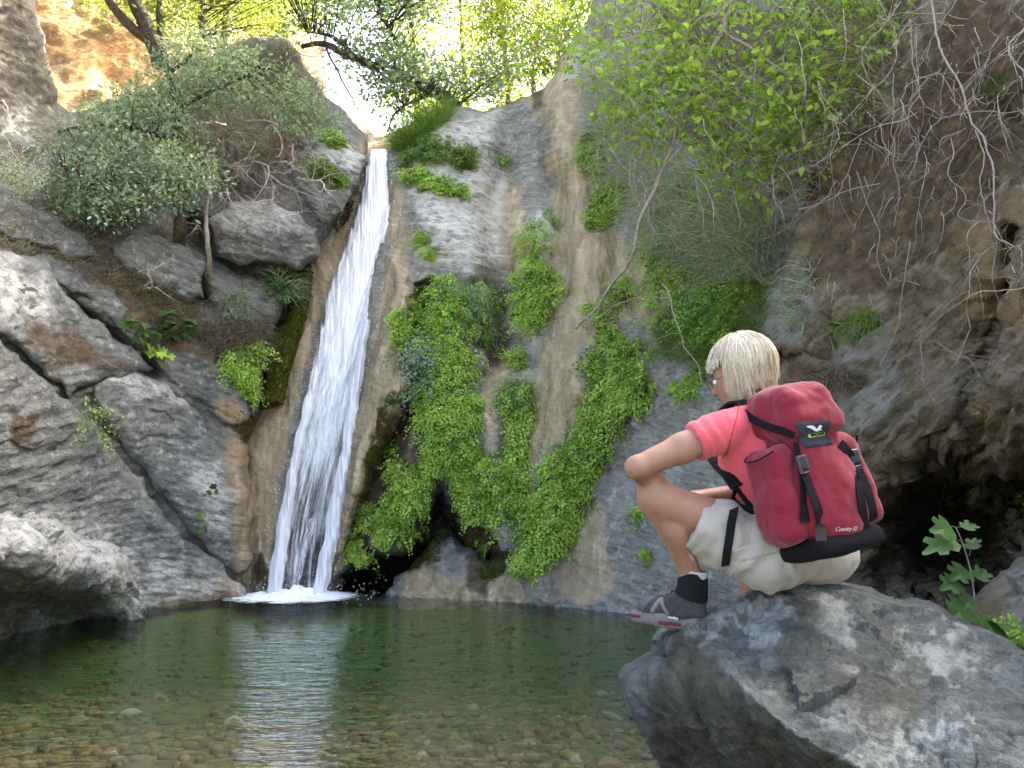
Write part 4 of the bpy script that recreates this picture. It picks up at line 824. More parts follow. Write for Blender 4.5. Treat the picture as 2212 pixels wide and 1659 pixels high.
def clumps(LV, centres, per, rad, leaf, asp, rs, shape='oval', up=.6, flat=.6, tone=None, droop=0.0):
    """leaf clusters round twig ends"""
    m = len(centres); c = np.repeat(np.asarray(centres), per, 0); n = len(c); o = rs.normal(0, 1, (n, 3)) * rad * np.array([1, 1, flat]); pos = c + o
    d = unit(o / rad + rs.normal(0, .6, (n, 3)) + np.array([0, 0, -droop])); nr = unit(np.array([0, 0, up]) + rs.normal(0, .5, (n, 3))); L = leaf * rs.uniform(.6, 1.35, n)
    tn = np.repeat(rs.normal(.45, .2, m) if tone is None else tone, per) + rs.normal(0, .18, n); LV.add(pos, d, nr, L, L * asp, np.clip(tn, 0, 1), shape)

def crown_points(poly, n, seed, Y, dY):
    rs = np.random.default_rng(seed); uv = in_poly(poly, n, seed); return P(uv[:, 0], uv[:, 1], (Y(uv[:, 0], uv[:, 1]) if callable(Y) else Y) + rs.normal(0, dY, n))

def twigs_to(tb, starts, ends, rs, r=.008, sag=.1, frac=1.0):
    """twigs from the nearest branch point out to the leaf clusters"""
    starts = np.asarray(starts)
    for e in ends:
        if rs.random() > frac: continue
        k = np.argmin(((starts - e) ** 2).sum(-1) + rs.random(len(starts)) * .2); a = starts[k]; mid = (a + e) / 2 + rs.normal(0, .05, 3) + np.array([0, 0, sag * rs.random()])
        tb.add(spline([a, mid, e], 4), r, r * .35, 4)

_lm = {}
def leafy(R, poly, label, n, seed, size, mat, L=.3, group='leafy plants on the near slope', shape='fig'):
    """a plant whose leaves can be told apart: stems, and every leaf a part"""
    rs = np.random.default_rng(seed); m = max(3, n // 5); uv = in_poly(poly, m, seed); q, nn = on(R, uv[:, 0], uv[:, 1]); root = empty('leafy_plant', q[0], label, 'plant', group); tb = Tubes(); k = 0
    key = (mat.name, shape)
    if key not in _lm:
        _lm[key] = []
        for t_ in np.linspace(.1, .95, 5):
            LV = Leaves(); LV.add(np.zeros((1, 3)), np.array([[1., 0, 0]]), np.array([[0, 0, 1.]]), 1.0, .8 if shape == 'fig' else .55, t_, shape); o = LV.build('leaf', mat); _lm[key].append(o.data); bpy.data.objects.remove(o)
    for i in range(m):
        d = unit(nn[i] * .9 + np.array([0, 0, .5]) + rs.normal(0, .45, 3)); p = q[i].copy(); pts = [p.copy()]
        for j in range(5): p = p + d * L * rs.uniform(.12, .22); d = unit(d + np.array([0, 0, -.18]) + rs.normal(0, .12, 3)); pts.append(p.copy())
        tb.add(pts, .004, .002, 4)
        for j in range(1, 6):
            if k >= n: break
            ld = unit(d * .5 + rs.normal(0, .7, 3) + np.array([0, -.3, -.15])); nr = unit(np.array([0, -.35, .9]) + rs.normal(0, .3, 3)); nr = unit(nr - ld * (nr @ ld)); sd = np.cross(nr, ld); sz = size * rs.uniform(.6, 1.2)
            o = bpy.data.objects.new('leaf', _lm[key][rs.integers(5)]); COL.objects.link(o); o.parent = root; b = pts[j] - np.array(root.location); o.matrix_local = Matrix([[ld[a] * sz, sd[a] * sz, nr[a] * sz, b[a]] for a in range(3)] + [[0, 0, 0, 1]]); k += 1
    tb.build('stem', M_bark2, root)['kind'] = 'stuff'; return root
# ------------------------------------------------------------------ ferns and small plants on the wall
FG = 'maidenhair fern mats on the wall'
fern(R_wall, [(897, 612), (955, 598), (1000, 604), (1050, 612), (1082, 655), (1064, 735), (1008, 748), (985, 705), (945, 690), (930, 735), (908, 720), (902, 660)], 'broad dark green fern mat under the grey ledge right of the fall', 560, 201, mat=M_fern)
fern(R_wall, [(975, 590), (1060, 615), (1085, 660), (1060, 745), (1010, 752), (990, 690)], 'soft grey-green leafy plant at the upper right of the broad fern mat', 208, 217, mat=M_blue, leaf=.045, shape='oval', L=.34, out=.12, name='leafy_plant', cat='plant', group='leafy plants on the wall')
fern(R_wall, [(872, 642), (902, 648), (906, 700), (902, 748), (872, 752), (848, 745), (858, 700)], 'small bright fern pad on the pale sinter edge beside the fall', 264, 202, L=.2)
fern(R_wall, [(905, 770), (950, 705), (1000, 745), (1012, 800), (985, 850), (1035, 858), (1044, 905), (1010, 965), (960, 1010), (935, 985), (925, 930), (905, 880), (900, 820)], 'long fern column hanging below the broad mat', 800, 203)
fern(R_wall, [(880, 750), (915, 745), (935, 800), (925, 870), (895, 868), (880, 830)], 'blue-green willow-leaved plant between the sinter edge and the long fern column', 136, 204, mat=M_blue, leaf=.075, shape='oval', L=.4, out=.1, name='leafy_plant', cat='plant', group='leafy plants on the wall')
fern(R_wall, [(848, 965), (872, 960), (884, 1015), (905, 995), (935, 950), (985, 950), (980, 990), (945, 1035), (925, 1070), (912, 1105), (890, 1150), (860, 1172), (825, 1168), (818, 1120), (850, 1085)], 'fern festoon that hangs down to the left over the dark hollow', 496, 205, L=.17)
fern(R_wall, [(784, 1095), (820, 1088), (845, 1105), (840, 1150), (805, 1148), (782, 1125)], 'round fern tuft on the lip left of the dark hollow', 136, 206, L=.24)
fern(R_wall, [(752, 1180), (775, 1168), (796, 1180), (790, 1200), (765, 1204)], 'lowest little fern tuft beside the foot of the fall', 90, 207, L=.16)
fern(R_wall, [(955, 985), (1030, 950), (1075, 990), (1090, 1060), (1084, 1120), (1055, 1150), (1020, 1120), (985, 1085), (975, 1040)], 'fern curtain hanging over the right side of the dark hollow', 448, 208, L=.2)
fern(R_wall, [(1085, 838), (1120, 830), (1152, 845), (1152, 900), (1135, 960), (1134, 1040), (1122, 1120), (1112, 1190), (1092, 1180), (1086, 1100), (1072, 1010), (1092, 960), (1095, 900)], 'narrow fern strip left of the tan flowstone rib', 608, 209)
fern(R_wall, [(1266, 770), (1330, 760), (1400, 785), (1422, 830), (1395, 880), (1345, 920), (1330, 962), (1295, 1020), (1285, 1078), (1235, 1155), (1170, 1235), (1132, 1248), (1122, 1208), (1150, 1130), (1180, 1010), (1210, 950), (1255, 920), (1258, 820)], 'largest fern mat running diagonally down the wall right of the flowstone rib', 1360, 210)
fern(R_wall, [(1120, 595), (1165, 568), (1200, 590), (1214, 640), (1195, 690), (1150, 712), (1118, 670)], 'round bushy fern clump high in the middle of the wall', 344, 211, L=.3, out=.08)
fern(R_wall, [(1122, 520), (1150, 480), (1195, 450), (1214, 490), (1180, 540), (1140, 585), (1118, 580)], 'sparse fern strip on the pale boss above the round clump', 152, 212, L=.18, leaf=.026)
fern(R_wall, [(872, 335), (920, 300), (985, 310), (1048, 330), (1040, 358), (1000, 360), (940, 352), (880, 365)], 'upper fern cushion on the ledge right of the fall lip', 304, 213, L=.24, mat=M_grass, out=.06)
fern(R_wall, [(868, 385), (910, 370), (950, 392), (1000, 410), (1018, 425), (965, 428), (900, 405)], 'lower fern cushion on the ledge right of the fall lip', 240, 214, L=.2)
fern(R_wall, [(1262, 490), (1290, 420), (1330, 375), (1366, 410), (1345, 455), (1300, 490), (1275, 505)], 'fern patch under the overhanging branches at the upper right', 344, 215, L=.26)
fern(R_wall, [(1255, 300), (1290, 280), (1312, 330), (1300, 385), (1256, 378)], 'dark fern pad below the grey top block', 184, 216, mat=M_fern)
fern(R_wall, [(1300, 640), (1360, 600), (1372, 640), (1330, 680)], 'little fern pad beside the leaning branch', 110, 218, L=.2)
fern(R_wall, [(1370, 500), (1440, 470), (1520, 520), (1640, 560), (1660, 640), (1600, 740), (1520, 760), (1440, 720), (1400, 640)], 'wide loose fern growth below the hanging grey twigs', 384, 219, L=.32, out=.1)
fern(R_wall, [(1275, 650), (1300, 640), (1330, 720), (1410, 760), (1330, 770), (1290, 730)], 'thin fern trail above the largest mat', 184, 220, L=.2)
for i, (x, y, r, nn_) in enumerate(((915, 515, 16, 40), (930, 545, 14, 30), (1115, 775, 24, 60), (1060, 690, 14, 24), (1090, 350, 8, 14), (975, 775, 22, 60), (1040, 1180, 18, 40), (955, 1155, 20, 40), (1395, 1195, 8, 14), (1385, 1110, 9, 18), (1485, 840, 26, 50), (1520, 800, 20, 40))):
    lab = ['tiny fern tuft on the ledge above the sinter edge', 'second tiny fern tuft just below the first on the sinter ledge', 'small yellow-green fern tuft beside the pale wet streak', 'fern sprig in the groove below the pale boss', 'fern sprig high on the pale wall', 'fern tuft between long column and narrow rib',
           'fern tuft hanging under the curtain above the mound', 'fern tuft growing on top of the mossy mound', 'small green sprig on the grey wall left of the shin', 'small green sprig on the grey wall left of the knee', 'fern tuft on the grey wall left of the face', 'fern tuft above the white dangling root'][i]
    fern(R_wall if i != 7 else R_mo, [(x - r, y), (x - r * .4, y - r * .8), (x + r * .6, y - r * .7), (x + r, y + r * .1), (x + r * .3, y + r * .8), (x - r * .6, y + r * .6)], lab, nn_, 230 + i, L=.16, leaf=.026, group='small fern tufts')
fern(R_slope, [(485, 760), (520, 745), (540, 770), (552, 725), (556, 790), (548, 840), (540, 866), (520, 860), (522, 820), (495, 800)], 'light green fern group left of the moss beside the fall', 336, 250, L=.2)
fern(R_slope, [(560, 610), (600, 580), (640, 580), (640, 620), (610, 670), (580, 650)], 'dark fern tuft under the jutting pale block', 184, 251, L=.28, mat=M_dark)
fern(R_s6, [(650, 348), (690, 352), (742, 392), (735, 402), (690, 385), (655, 365)], 'dark green fern line in the crack left of the fall lip', 208, 252, L=.18, mat=M_grass)
fern(R_s6, [(700, 290), (725, 298), (746, 320), (730, 322), (706, 306)], 'short yellow-green fern line in the upper crack left of the fall', 80, 253, L=.14)
# leafy plants on the near slope
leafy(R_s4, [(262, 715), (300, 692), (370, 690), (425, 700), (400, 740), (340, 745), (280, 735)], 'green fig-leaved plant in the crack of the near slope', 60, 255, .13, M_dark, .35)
leafy(R_s4, [(300, 755), (340, 745), (395, 770), (385, 785), (330, 782)], 'paler fig leaves on a low shoot below the fig-leaved plant', 24, 256, .14, M_fern, .3)
fern(R_s1, [(155, 885), (200, 870), (230, 905), (225, 940), (195, 945), (165, 915)], 'wispy little plant in the long crack between the slabs', 60, 257, mat=M_fern, leaf=.04, shape='oval', L=.35, steps=5, out=.1, name='leafy_plant', cat='plant', group='leafy plants on the near slope')
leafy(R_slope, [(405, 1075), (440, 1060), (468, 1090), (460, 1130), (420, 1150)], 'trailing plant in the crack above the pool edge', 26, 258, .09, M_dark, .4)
grass(R_wall, [(1400, 380), (1640, 380), (1720, 520), (1660, 600), (1500, 560), (1420, 480)], 1500, 283, 'pale grey-green sprays reaching out from the wall under the leafy shrub', name='hanging_twigs', cat='twigs', L=.5, W=.0045, mat=M_haze, hang=.2, base_out=.7)
grass(R_over, [(1700, 300), (1860, 120), (1960, 60), (1960, 200), (1860, 330), (1740, 480)], 1300, 284, 'dry stems hanging over the upper edge of the overhang', name='hanging_twigs', cat='twigs', L=.45, W=.0035, mat=M_dry, hang=.35, base_out=.35)
fern(R_over, [(1720, 330), (1800, 230), (1880, 130), (1900, 220), (1820, 330), (1750, 430)], 'loose green creeper on the upper edge of the overhang', 240, 285, L=.3, out=.2, leaf=.045, shape='oval', name='creeper', cat='creeper', group=None)
# moss
moss(R_wall, [(572, 885), (566, 860), (575, 740), (597, 700), (618, 690), (634, 640), (646, 580), (672, 570), (674, 610), (662, 690), (648, 740), (628, 800), (612, 870)], 24000, 260, 'thick dark green moss curtain along the left side of the fall', size=.032, fwd=.42)
moss(R_wall, [(574, 720), (590, 670), (606, 690), (590, 740), (578, 800), (571, 780)], 1600, 261, 'rust coloured moss rim on the left of the moss curtain', M_rust, .028, fwd=.42)
moss(R_wall, [(716, 480), (735, 442), (766, 432), (752, 478), (728, 500)], 1500, 262, 'orange moss pad beside the upper fall', M_rust, .024)
moss(R_slope, [(486, 872), (535, 880), (560, 925), (530, 955), (498, 920)], 1200, 263, 'brown-green moss patch below the light fern group', M_rust, .02)
moss(R_wall, [(815, 880), (838, 880), (842, 930), (820, 960), (812, 930)], 1100, 264, 'orange moss on the sinter edge right of the fall', M_rust, .022)
moss(R_wall, [(790, 975), (830, 965), (810, 1040), (790, 1090), (775, 1100)], 1400, 265, 'olive moss strip under the sinter edge', M_moss, .022)
moss(R_mo, [(880, 1195), (950, 1172), (955, 1215), (890, 1235)], 1500, 266, 'moss cap on the left of the broken mound', M_moss, .022)
moss(R_mo, [(1025, 1235), (1098, 1185), (1095, 1225), (1050, 1255)], 1500, 267, 'moss cap on the right of the broken mound', M_moss, .022)
moss(R_wall, [(1005, 1130), (1060, 1140), (1075, 1180), (1010, 1190), (996, 1160)], 1600, 268, 'brown moss beard under the fern curtain', M_rust, .03)
# grass and dry litter that nobody could count
grass(R_slope, [(-400, 420), (100, 420), (240, 480), (330, 600), (240, 640), (100, 560), (-400, 500)], 2600, 270, stuff=True, name='dry_grass', L=.28, W=.005, mat=M_dry, hang=.3)
grass(R_slope, [(250, 590), (380, 600), (440, 700), (580, 690), (575, 780), (480, 770), (330, 700)], 2600, 271, stuff=True, name='dry_grass', L=.22, W=.004, mat=M_dry, hang=.3)
grass(R_slope, [(380, 130), (640, 90), (720, 230), (650, 330), (480, 420), (330, 400), (300, 240)], 3600, 272, stuff=True, name='dry_grass', L=.4, W=.005, mat=M_dry, hang=.2)
grass(R_slope, [(470, 640), (530, 630), (540, 680), (490, 690)], 500, 273, 'pale green grass tuft hanging below the jutting block', L=.25, W=.004, mat=M_haze, hang=.35)
grass(R_slope, [(590, 590), (630, 590), (630, 640), (600, 650)], 240, 274, 'long-bladed grass tuft beside the dark fern tuft', L=.4, W=.006, mat=M_haze, hang=.32)
grass(R_wall, [(846, 318), (880, 290), (930, 240), (985, 232), (965, 270), (910, 305), (870, 335)], 1900, 275, 'yellow-green grass clump on the lip right of the fall', L=.42, W=.0055, mat=M_grass, hang=.3, lift=.6, spread=.9)
grass(R_wall, [(1400, 430), (1560, 420), (1700, 500), (1690, 640), (1560, 620), (1430, 560)], 2600, 276, 'hanging curtain of fine grey-green twigs at the upper right of the wall', name='hanging_twigs', cat='twigs', L=.65, W=.0045, mat=M_haze, hang=.35, base_out=.3)
grass(R_wall, [(1270, 140), (1340, 110), (1420, 300), (1500, 430), (1420, 450), (1320, 380), (1280, 260)], 1900, 277, 'mist-grey tangle of thin stems beside the grey top block', name='hanging_twigs', cat='twigs', L=.5, W=.004, mat=M_haze, hang=.3, base_out=.3)
grass(R_wall, [(1420, 700), (1640, 620), (1690, 700), (1640, 780), (1520, 800), (1430, 780)], 1500, 278, 'soft green grass hanging above the woman\'s head', L=.4, W=.004, mat=M_grass, hang=.4, base_out=.1)
grass(R_over, [(1680, 640), (1740, 560), (1780, 600), (1760, 720), (1700, 730)], 700, 279, 'thin grass on the corner of the overhang', L=.25, W=.003, mat=M_haze, hang=.4)
grass(R_over, [(1830, 690), (1910, 680), (1900, 730), (1840, 740)], 300, 280, 'small green grass patch halfway up the overhang', L=.2, W=.004, mat=M_grass, hang=.4)
grass(R_over, [(1720, 830), (1800, 780), (1880, 830), (1800, 860)], 500, 281, 'dry grass strip on the overhang behind the head', L=.16, W=.003, mat=M_dry, hang=.4)
grass(R_wall, [(1090, 835), (1150, 830), (1150, 880), (1090, 880)], 420, 282, 'feathery grass on top of the narrow fern strip', L=.3, W=.004, mat=M_haze, hang=.25)
# ------------------------------------------------------------------ trees and shrubs
rs = np.random.default_rng(300)
# grey-green evergreen on the near slope
tr_ = empty('tree', on(R_slope, 395, 560)[0], 'grey-green evergreen tree with a dark straight trunk on the near slope', 'tree')
tb = Tubes(); tk = wob(spline([on(R_slope, 395, 575)[0] + [0, 0, -.1], P(388, 500, 9.75), P(384, 420, 9.7), P(378, 330, 9.7), P(384, 270, 9.75), P(372, 190, 9.8), P(352, 105, 9.9)], 8), .02, 301); tb.add(tk, .085, .035, 8)
tb.build('trunk', M_bark, tr_); tb = Tubes(); nodes = [tk]
for pts in ([P(383, 420, 9.7), P(300, 400, 9.5), P(180, 380, 9.2), P(120, 350, 9.1)], [P(384, 400, 9.7), P(420, 380, 9.5), P(450, 340, 9.4)], [P(380, 310, 9.7), P(300, 280, 9.5), P(200, 270, 9.3), P(120, 290, 9.2)], [P(380, 240, 9.75), P(450, 200, 9.7), P(520, 170, 9.6), P(560, 140, 9.6)], [P(378, 250, 9.75), P(320, 210, 9.6), P(270, 200, 9.6)], [P(365, 160, 9.8), P(430, 110, 9.8), P(500, 95, 9.8)]):
    c = wob(spline(pts, 6), .03, 302); tb.add(c, .03, .010, 5); nodes.append(c)
nodes = np.concatenate(nodes); LV = Leaves(); cen = []
for poly, n, Y, dY, sd in (([(300, 120), (420, 70), (520, 92), (568, 135), (545, 195), (470, 232), (400, 245), (330, 205)], 70, 9.6, .28, 1), ([(180, 240), (300, 195), (420, 235), (420, 290), (330, 300), (280, 285), (200, 290)], 56, 9.5, .28, 2),
                           ([(85, 292), (200, 255), (290, 290), (340, 310), (466, 345), (440, 425), (370, 452), (300, 425), (225, 472), (150, 432), (118, 350)], 135, 9.2, .3, 3), ([(540, 140), (650, 165), (705, 240), (630, 275), (560, 220)], 26, 10.2, .25, 7), ([(140, 430), (200, 430), (220, 460), (170, 478)], 12, 9.1, .15, 4), ([(600, 225), (660, 215), (720, 235), (735, 262), (680, 285), (610, 262)], 14, 10.5, .15, 6)):
    cen.append(crown_points(poly, n, 310 + sd, Y, dY))
cen = np.concatenate(cen); twigs_to(tb, nodes, cen[:-14], rs, .007); tb.build('branch', M_bark, tr_)
clumps(LV, cen, 48, .12, .066, .42, rs, 'oval', .7, .7); LV.build('crown', M_blue, tr_)
# pale sapling trunk beside it
tb = Tubes(); tb.add(wob(spline([on(R_slope, 455, 600)[0], P(450, 540, 9.8), P(446, 470, 9.75), P(452, 400, 9.7), P(448, 330, 9.7)], 8), .015, 305), .035, .018, 6)
tag(tb.build('sapling', M_bark2), 'thin pale bare stem standing right of the evergreen trunk', 'sapling')

# bare twig tangle
def tangle(name, label, roots, rs, length, r, depth, kids, grav, mat=M_twig, spread=.75):
    tb = Tubes()
    for q, d in roots: grow(q, d, length * rs.uniform(.7, 1.2), r * rs.uniform(.7, 1.2), rs, depth, kids, spread, grav, 9, tb, None, 4, .28)
    return tag(tb.build(name, mat), label, 'dead shrub', 'dead shrubs on the near slope')
def froots(R, pts, dirs): return [(on(R, x, y)[0] + np.array([0, -.18, .05]), unit(np.array(d, float))) for (x, y), d in zip(pts, dirs)]
tangle('dead_shrub', 'grey tangle of bare twigs between the evergreen and the fall', froots(R_slope, [(470, 360), (500, 420), (540, 400), (600, 420), (650, 400), (470, 330), (500, 300), (540, 280), (560, 330), (600, 300), (520, 380), (580, 390), (640, 330)], [(.4, -.6, -.4), (.5, -.6, -.5), (.6, -.6, -.2), (.4, -.6, -.6), (.4, -.5, -.4), (.5, -.6, -.3), (.4, -.7, -.5), (.6, -.5, -.6), (.3, -.6, -.5), (.5, -.4, -.6), (.6, -.6, -.1), (.5, -.6, -.4), (.2, -.5, -.7)]), np.random.default_rng(321), 1.0, .017, 3, 5, -.05)
tangle('dead_shrub', 'bare twigs drooping over the jutting pale block', froots(R_slope, [(500, 430), (540, 440), (600, 450), (650, 470), (450, 520)], [(.5, -.8, -.3), (.6, -.6, -.2), (.5, -.7, -.3), (.4, -.8, -.2), (.1, -.8, .2)]), np.random.default_rng(322), .8, .013, 2, 5, -.07)
tangle('dead_shrub', 'brown brushwood on the shaded hump left of the sky gap', froots(R_slope, [(560, 130), (600, 120), (630, 150), (580, 200), (640, 210), (540, 180), (670, 240), (610, 250)], [(.3, -.6, .5), (.4, -.6, .4), (.3, -.5, .4), (.4, -.6, .1), (.3, -.6, 0), (.2, -.6, .3), (.3, -.5, -.1), (.3, -.6, -.2)]), np.random.default_rng(323), .9, .012, 3, 5, -.02, M_bark2)
tangle('dead_shrub', 'pale dead branch lying at the foot of the evergreen', froots(R_slope, [(310, 610), (330, 640), (420, 600)], [(.5, -.6, .5), (.4, -.7, -.2), (.6, -.6, .1)]), np.random.default_rng(324), .7, .014, 2, 4, -.05)
tangle('dead_shrub', 'thin dry twigs at the left edge above the slabs', froots(R_slope, [(20, 240), (60, 300), (0, 300), (100, 330)], [(.5, -.6, -.3), (.4, -.6, -.4), (.5, -.6, -.5), (.3, -.7, -.2)]), np.random.default_rng(325), .9, .012, 2, 5, -.06)
# low bush at the left edge
LV = Leaves(); clumps(LV, crown_points([(-120, 330), (60, 310), (95, 380), (80, 430), (-120, 450)], 40, 331, 8.2, .2), 60, .10, .035, .3, rs); tag(LV.build('bush', M_haze), 'low grey-green bush at the left edge of the slope', 'bush')

def tree(name, label, base, stems, crowns, mat, leaf, asp, per, rad, seed, bark=M_bark, r=.12, frac=.7, cat='tree', group=None, twig=.012, shape='oval'):
    rs = np.random.default_rng(seed); root = empty(name, base, label, cat, group); tb = Tubes(); nd = []
    for k, (pts, r0, r1) in enumerate(stems):
        c = wob(spline(pts, 8), .04, seed + k, 2.0); tb.add(c, r0, r1, 7); nd.append(c)
    tb.build('trunk', bark, root); cen = np.concatenate([crown_points(p, n, seed + 20 + i, Y, dY) for i, (p, n, Y, dY) in enumerate(crowns)])
    tb = Tubes(); twigs_to(tb, np.concatenate(nd), cen, rs, twig, .15, frac); tb.build('branch', bark, root)
    LV = Leaves(); clumps(LV, cen, per, rad, leaf, asp, rs, shape, .5, .7); LV.build('crown', mat, root); return root
G_top = 'trees along the top of the gorge'
tree('tree', 'dark many-stemmed tree above the sunlit slope', P(345, 130, 13.2), [([P(350, 140, 13.2), P(325, 75, 13.1), P(300, 20, 13), P(282, -60, 13), P(270, -250, 13)], .16, .09), ([P(335, 95, 13.2), P(285, 60, 13), P(250, 20, 12.9), P(215, -40, 12.8), P(150, -200, 12.6)], .10, .05), ([P(348, 100, 13.4), P(345, 20, 13.4), P(352, -80, 13.4)], .07, .04), ([P(440, 80, 13.8), P(435, 0, 13.8), P(445, -120, 13.8)], .07, .04)],
     [([(300, -140), (640, -140), (650, 60), (560, 90), (430, 60), (360, 90), (310, 30)], 170, 14.2, .8), ([(150, -200), (330, -200), (330, -20), (240, 20), (180, -20)], 70, 13.6, .6)], M_olive, .085, .45, 40, .19, 340, group=G_top)
tree('tree', 'blue-green tree whose limb arches over the sky gap', P(985, 228, 13.2), [([P(990, 232, 13.2), P(955, 205, 13.1), P(905, 178, 13), P(830, 150, 12.8), P(760, 120, 12.6), P(700, 98, 12.5), P(650, 100, 12.4)], .13, .035), ([P(910, 180, 13), P(880, 130, 12.9), P(840, 60, 12.8), P(790, -40, 12.7)], .055, .03), ([P(760, 118, 12.6), P(720, 78, 12.5), P(660, 70, 12.4)], .045, .02), ([P(950, 203, 13.1), P(900, 215, 12.8), P(850, 245, 12.6), P(838, 285, 12.6)], .035, .012), ([P(700, 98, 12.5), P(740, 180, 12.4), P(775, 240, 12.3)], .02, .008)],
     [([(640, -120), (980, -120), (960, 40), (880, 60), (760, 40), (650, 70)], 190, 12.8, .6), ([(720, 80), (860, 90), (1000, 150), (1010, 200), (930, 190), (860, 205), (800, 165), (740, 140)], 100, 12.8, .35), ([(800, 190), (880, 200), (870, 250), (830, 240)], 10, 12.6, .2), ([(1000, 130), (1090, 110), (1090, 180), (1010, 195)], 12, 12.8, .2), ([(480, -110), (1000, -110), (950, -440), (480, -480)], 260, 12.1, .8)], M_blue, .085, .6, 26, .17, 350, group=G_top, frac=.9)  # last crown polygon is added above the view to shade the slope's corner
tree('tree', 'golden backlit bush behind the rim of the wall', P(1120, 215, 14.5), [([P(1100, 225, 14.5), P(1090, 120, 14.5), P(1080, 0, 14.6), P(1085, -160, 14.8)], .05, .02), ([P(1150, 215, 14.5), P(1160, 100, 14.6), P(1180, -40, 14.8)], .05, .02), ([P(1200, 190, 14.2), P(1215, 60, 14.4), P(1230, -100, 14.6)], .04, .02)],
     [([(1010, 226), (1000, 130), (1030, 40), (1010, -120), (1290, -160), (1290, 40), (1225, 100), (1190, 180), (1130, 215), (1060, 232)], 430, 14.6, .7)], M_yel, .10, .26, 60, .19, 360, bark=M_bark2, cat='bush')
tree('tree', 'pale sunlit tree standing far back in the gap', P(900, 250, 19), [([P(905, 270, 19), P(900, 180, 19), P(890, 60, 19), P(880, -100, 19)], .12, .05), ([P(1010, 240, 19), P(1000, 120, 19), P(995, -60, 19)], .08, .04)],
     [([(830, 60), (1010, -80), (1030, 130), (1010, 220), (940, 250), (860, 260), (790, 230), (850, 180)], 95, 19, .8), ([(640, -160), (820, -160), (790, -20), (690, 20), (630, 20)], 55, 19, .9)], M_yel, .12, .5, 40, .24, 370, group=G_top)
tree('tree', 'yellow-green leafy tree behind the many-stemmed one', P(470, 60, 18), [([P(480, 120, 18), P(490, 20, 18), P(500, -120, 18)], .10, .05)], [([(330, -200), (640, -200), (660, 40), (590, 100), (470, 60), (380, 20)], 70, 18, 1.0), ([(120, -220), (330, -220), (300, -40), (220, 20), (150, -60)], 70, 16.5, .8)], M_yel, .12, .5, 40, .25, 380, group=G_top)

# leafy shrub hanging in from the upper right, with its long leaning branch
sh = empty('tree', P(1560, 20, 7.6), 'green leafy shrub hanging from the upper right with one long leaning branch', 'shrub')
main = wob(spline([P(1660, -160, 7.6), P(1600, -20, 7.4), P(1556, 70, 7.3), P(1520, 150, 7.3), P(1486, 210, 7.3), P(1450, 320, 7.35), P(1420, 400, 7.4), P(1384, 470, 7.5), P(1365, 550, 7.6), P(1320, 620, 7.8), P(1285, 670, 8.0), P(1244, 712, 8.2)], 6), .02, 391, 3)
tb = Tubes(); tb.add(main, .030, .012, 7); nd = [main]
for pts, r0 in (([P(1640, -40, 7.4), P(1560, 20, 7.3), P(1470, 50, 7.3), P(1380, 70, 7.3), P(1310, 80, 7.4)], .018), ([P(1560, 60, 7.3), P(1640, 120, 7.2), P(1720, 170, 7.1), P(1800, 200, 7.1)], .018), ([P(1530, 130, 7.3), P(1440, 150, 7.3), P(1360, 170, 7.3)], .012), ([P(1490, 200, 7.3), P(1560, 260, 7.2), P(1640, 330, 7.2)], .012), ([P(1450, 320, 7.35), P(1400, 310, 7.3), P(1350, 290, 7.3)], .010), ([P(1700, -120, 7.2), P(1760, 0, 7.0), P(1820, 80, 6.9), P(1860, 130, 6.9)], .02),
                ([P(1440, 350, 7.35), P(1520, 370, 7.2), P(1640, 395, 7.2), P(1730, 390, 7.1)], .008), ([P(1300, -20, 8.5), P(1230, 60, 8.6), P(1170, 90, 8.7), P(1120, 130, 8.8)], .012), ([P(1440, 640, 8.0), P(1340, 655, 7.9), P(1290, 690, 7.9)], .006), ([P(1285, 670, 8.0), P(1250, 760, 8.1), P(1190, 770, 8.2)], .005), ([P(1300, 650, 7.9), P(1280, 720, 8.0), P(1300, 760, 8.0)], .004)):
    c = wob(spline(pts, 6), .03, 392, 3); tb.add(c, r0, r0 * .35, 5); nd.append(c)
nd = np.concatenate(nd)
g1 = crown_points([(1240, -80), (1560, -120), (1900, -120), (1880, 90), (1760, 230), (1600, 240), (1480, 200), (1380, 200), (1290, 130), (1240, 40)], 170, 393, 7.3, .35)
g2 = crown_points([(1330, 120), (1480, 100), (1520, 200), (1460, 310), (1370, 320), (1330, 220)], 62, 394, 7.3, .25)
g3 = crown_points([(1520, 180), (1760, 170), (1760, 300), (1640, 420), (1540, 420), (1500, 330)], 62, 395, 7.3, .25)
g4 = crown_points([(1110, 90), (1230, 40), (1250, 120), (1140, 140)], 14, 396, 8.7, .15)
g5 = crown_points([(1640, -80), (1990, -80), (1930, 180), (1800, 330), (1680, 300)], 75, 399, 6.9, .25)
cen = np.concatenate([g1, g2, g3, g4, g5]); twigs_to(tb, nd, cen, rs, .005, .05); tb.build('branch', M_bark2, sh)
LV = Leaves(); clumps(LV, cen, 13, .17, .085, .6, rs, 'leaf6', .6, .85, droop=.3); LV.build('crown', M_bright, sh)
tb = Tubes(); rt = np.random.default_rng(397)
for k in range(70):
    a = nd[rt.integers(len(nd))]; grow(a, unit(rt.normal(0, 1, 3) + np.array([0, 0, -.8])), rt.uniform(.3, .8), .004, rt, 1, 3, .7, -.12, 6, tb, None, 3)
tb.build('twig', M_bark2, sh)['kind'] = 'stuff'
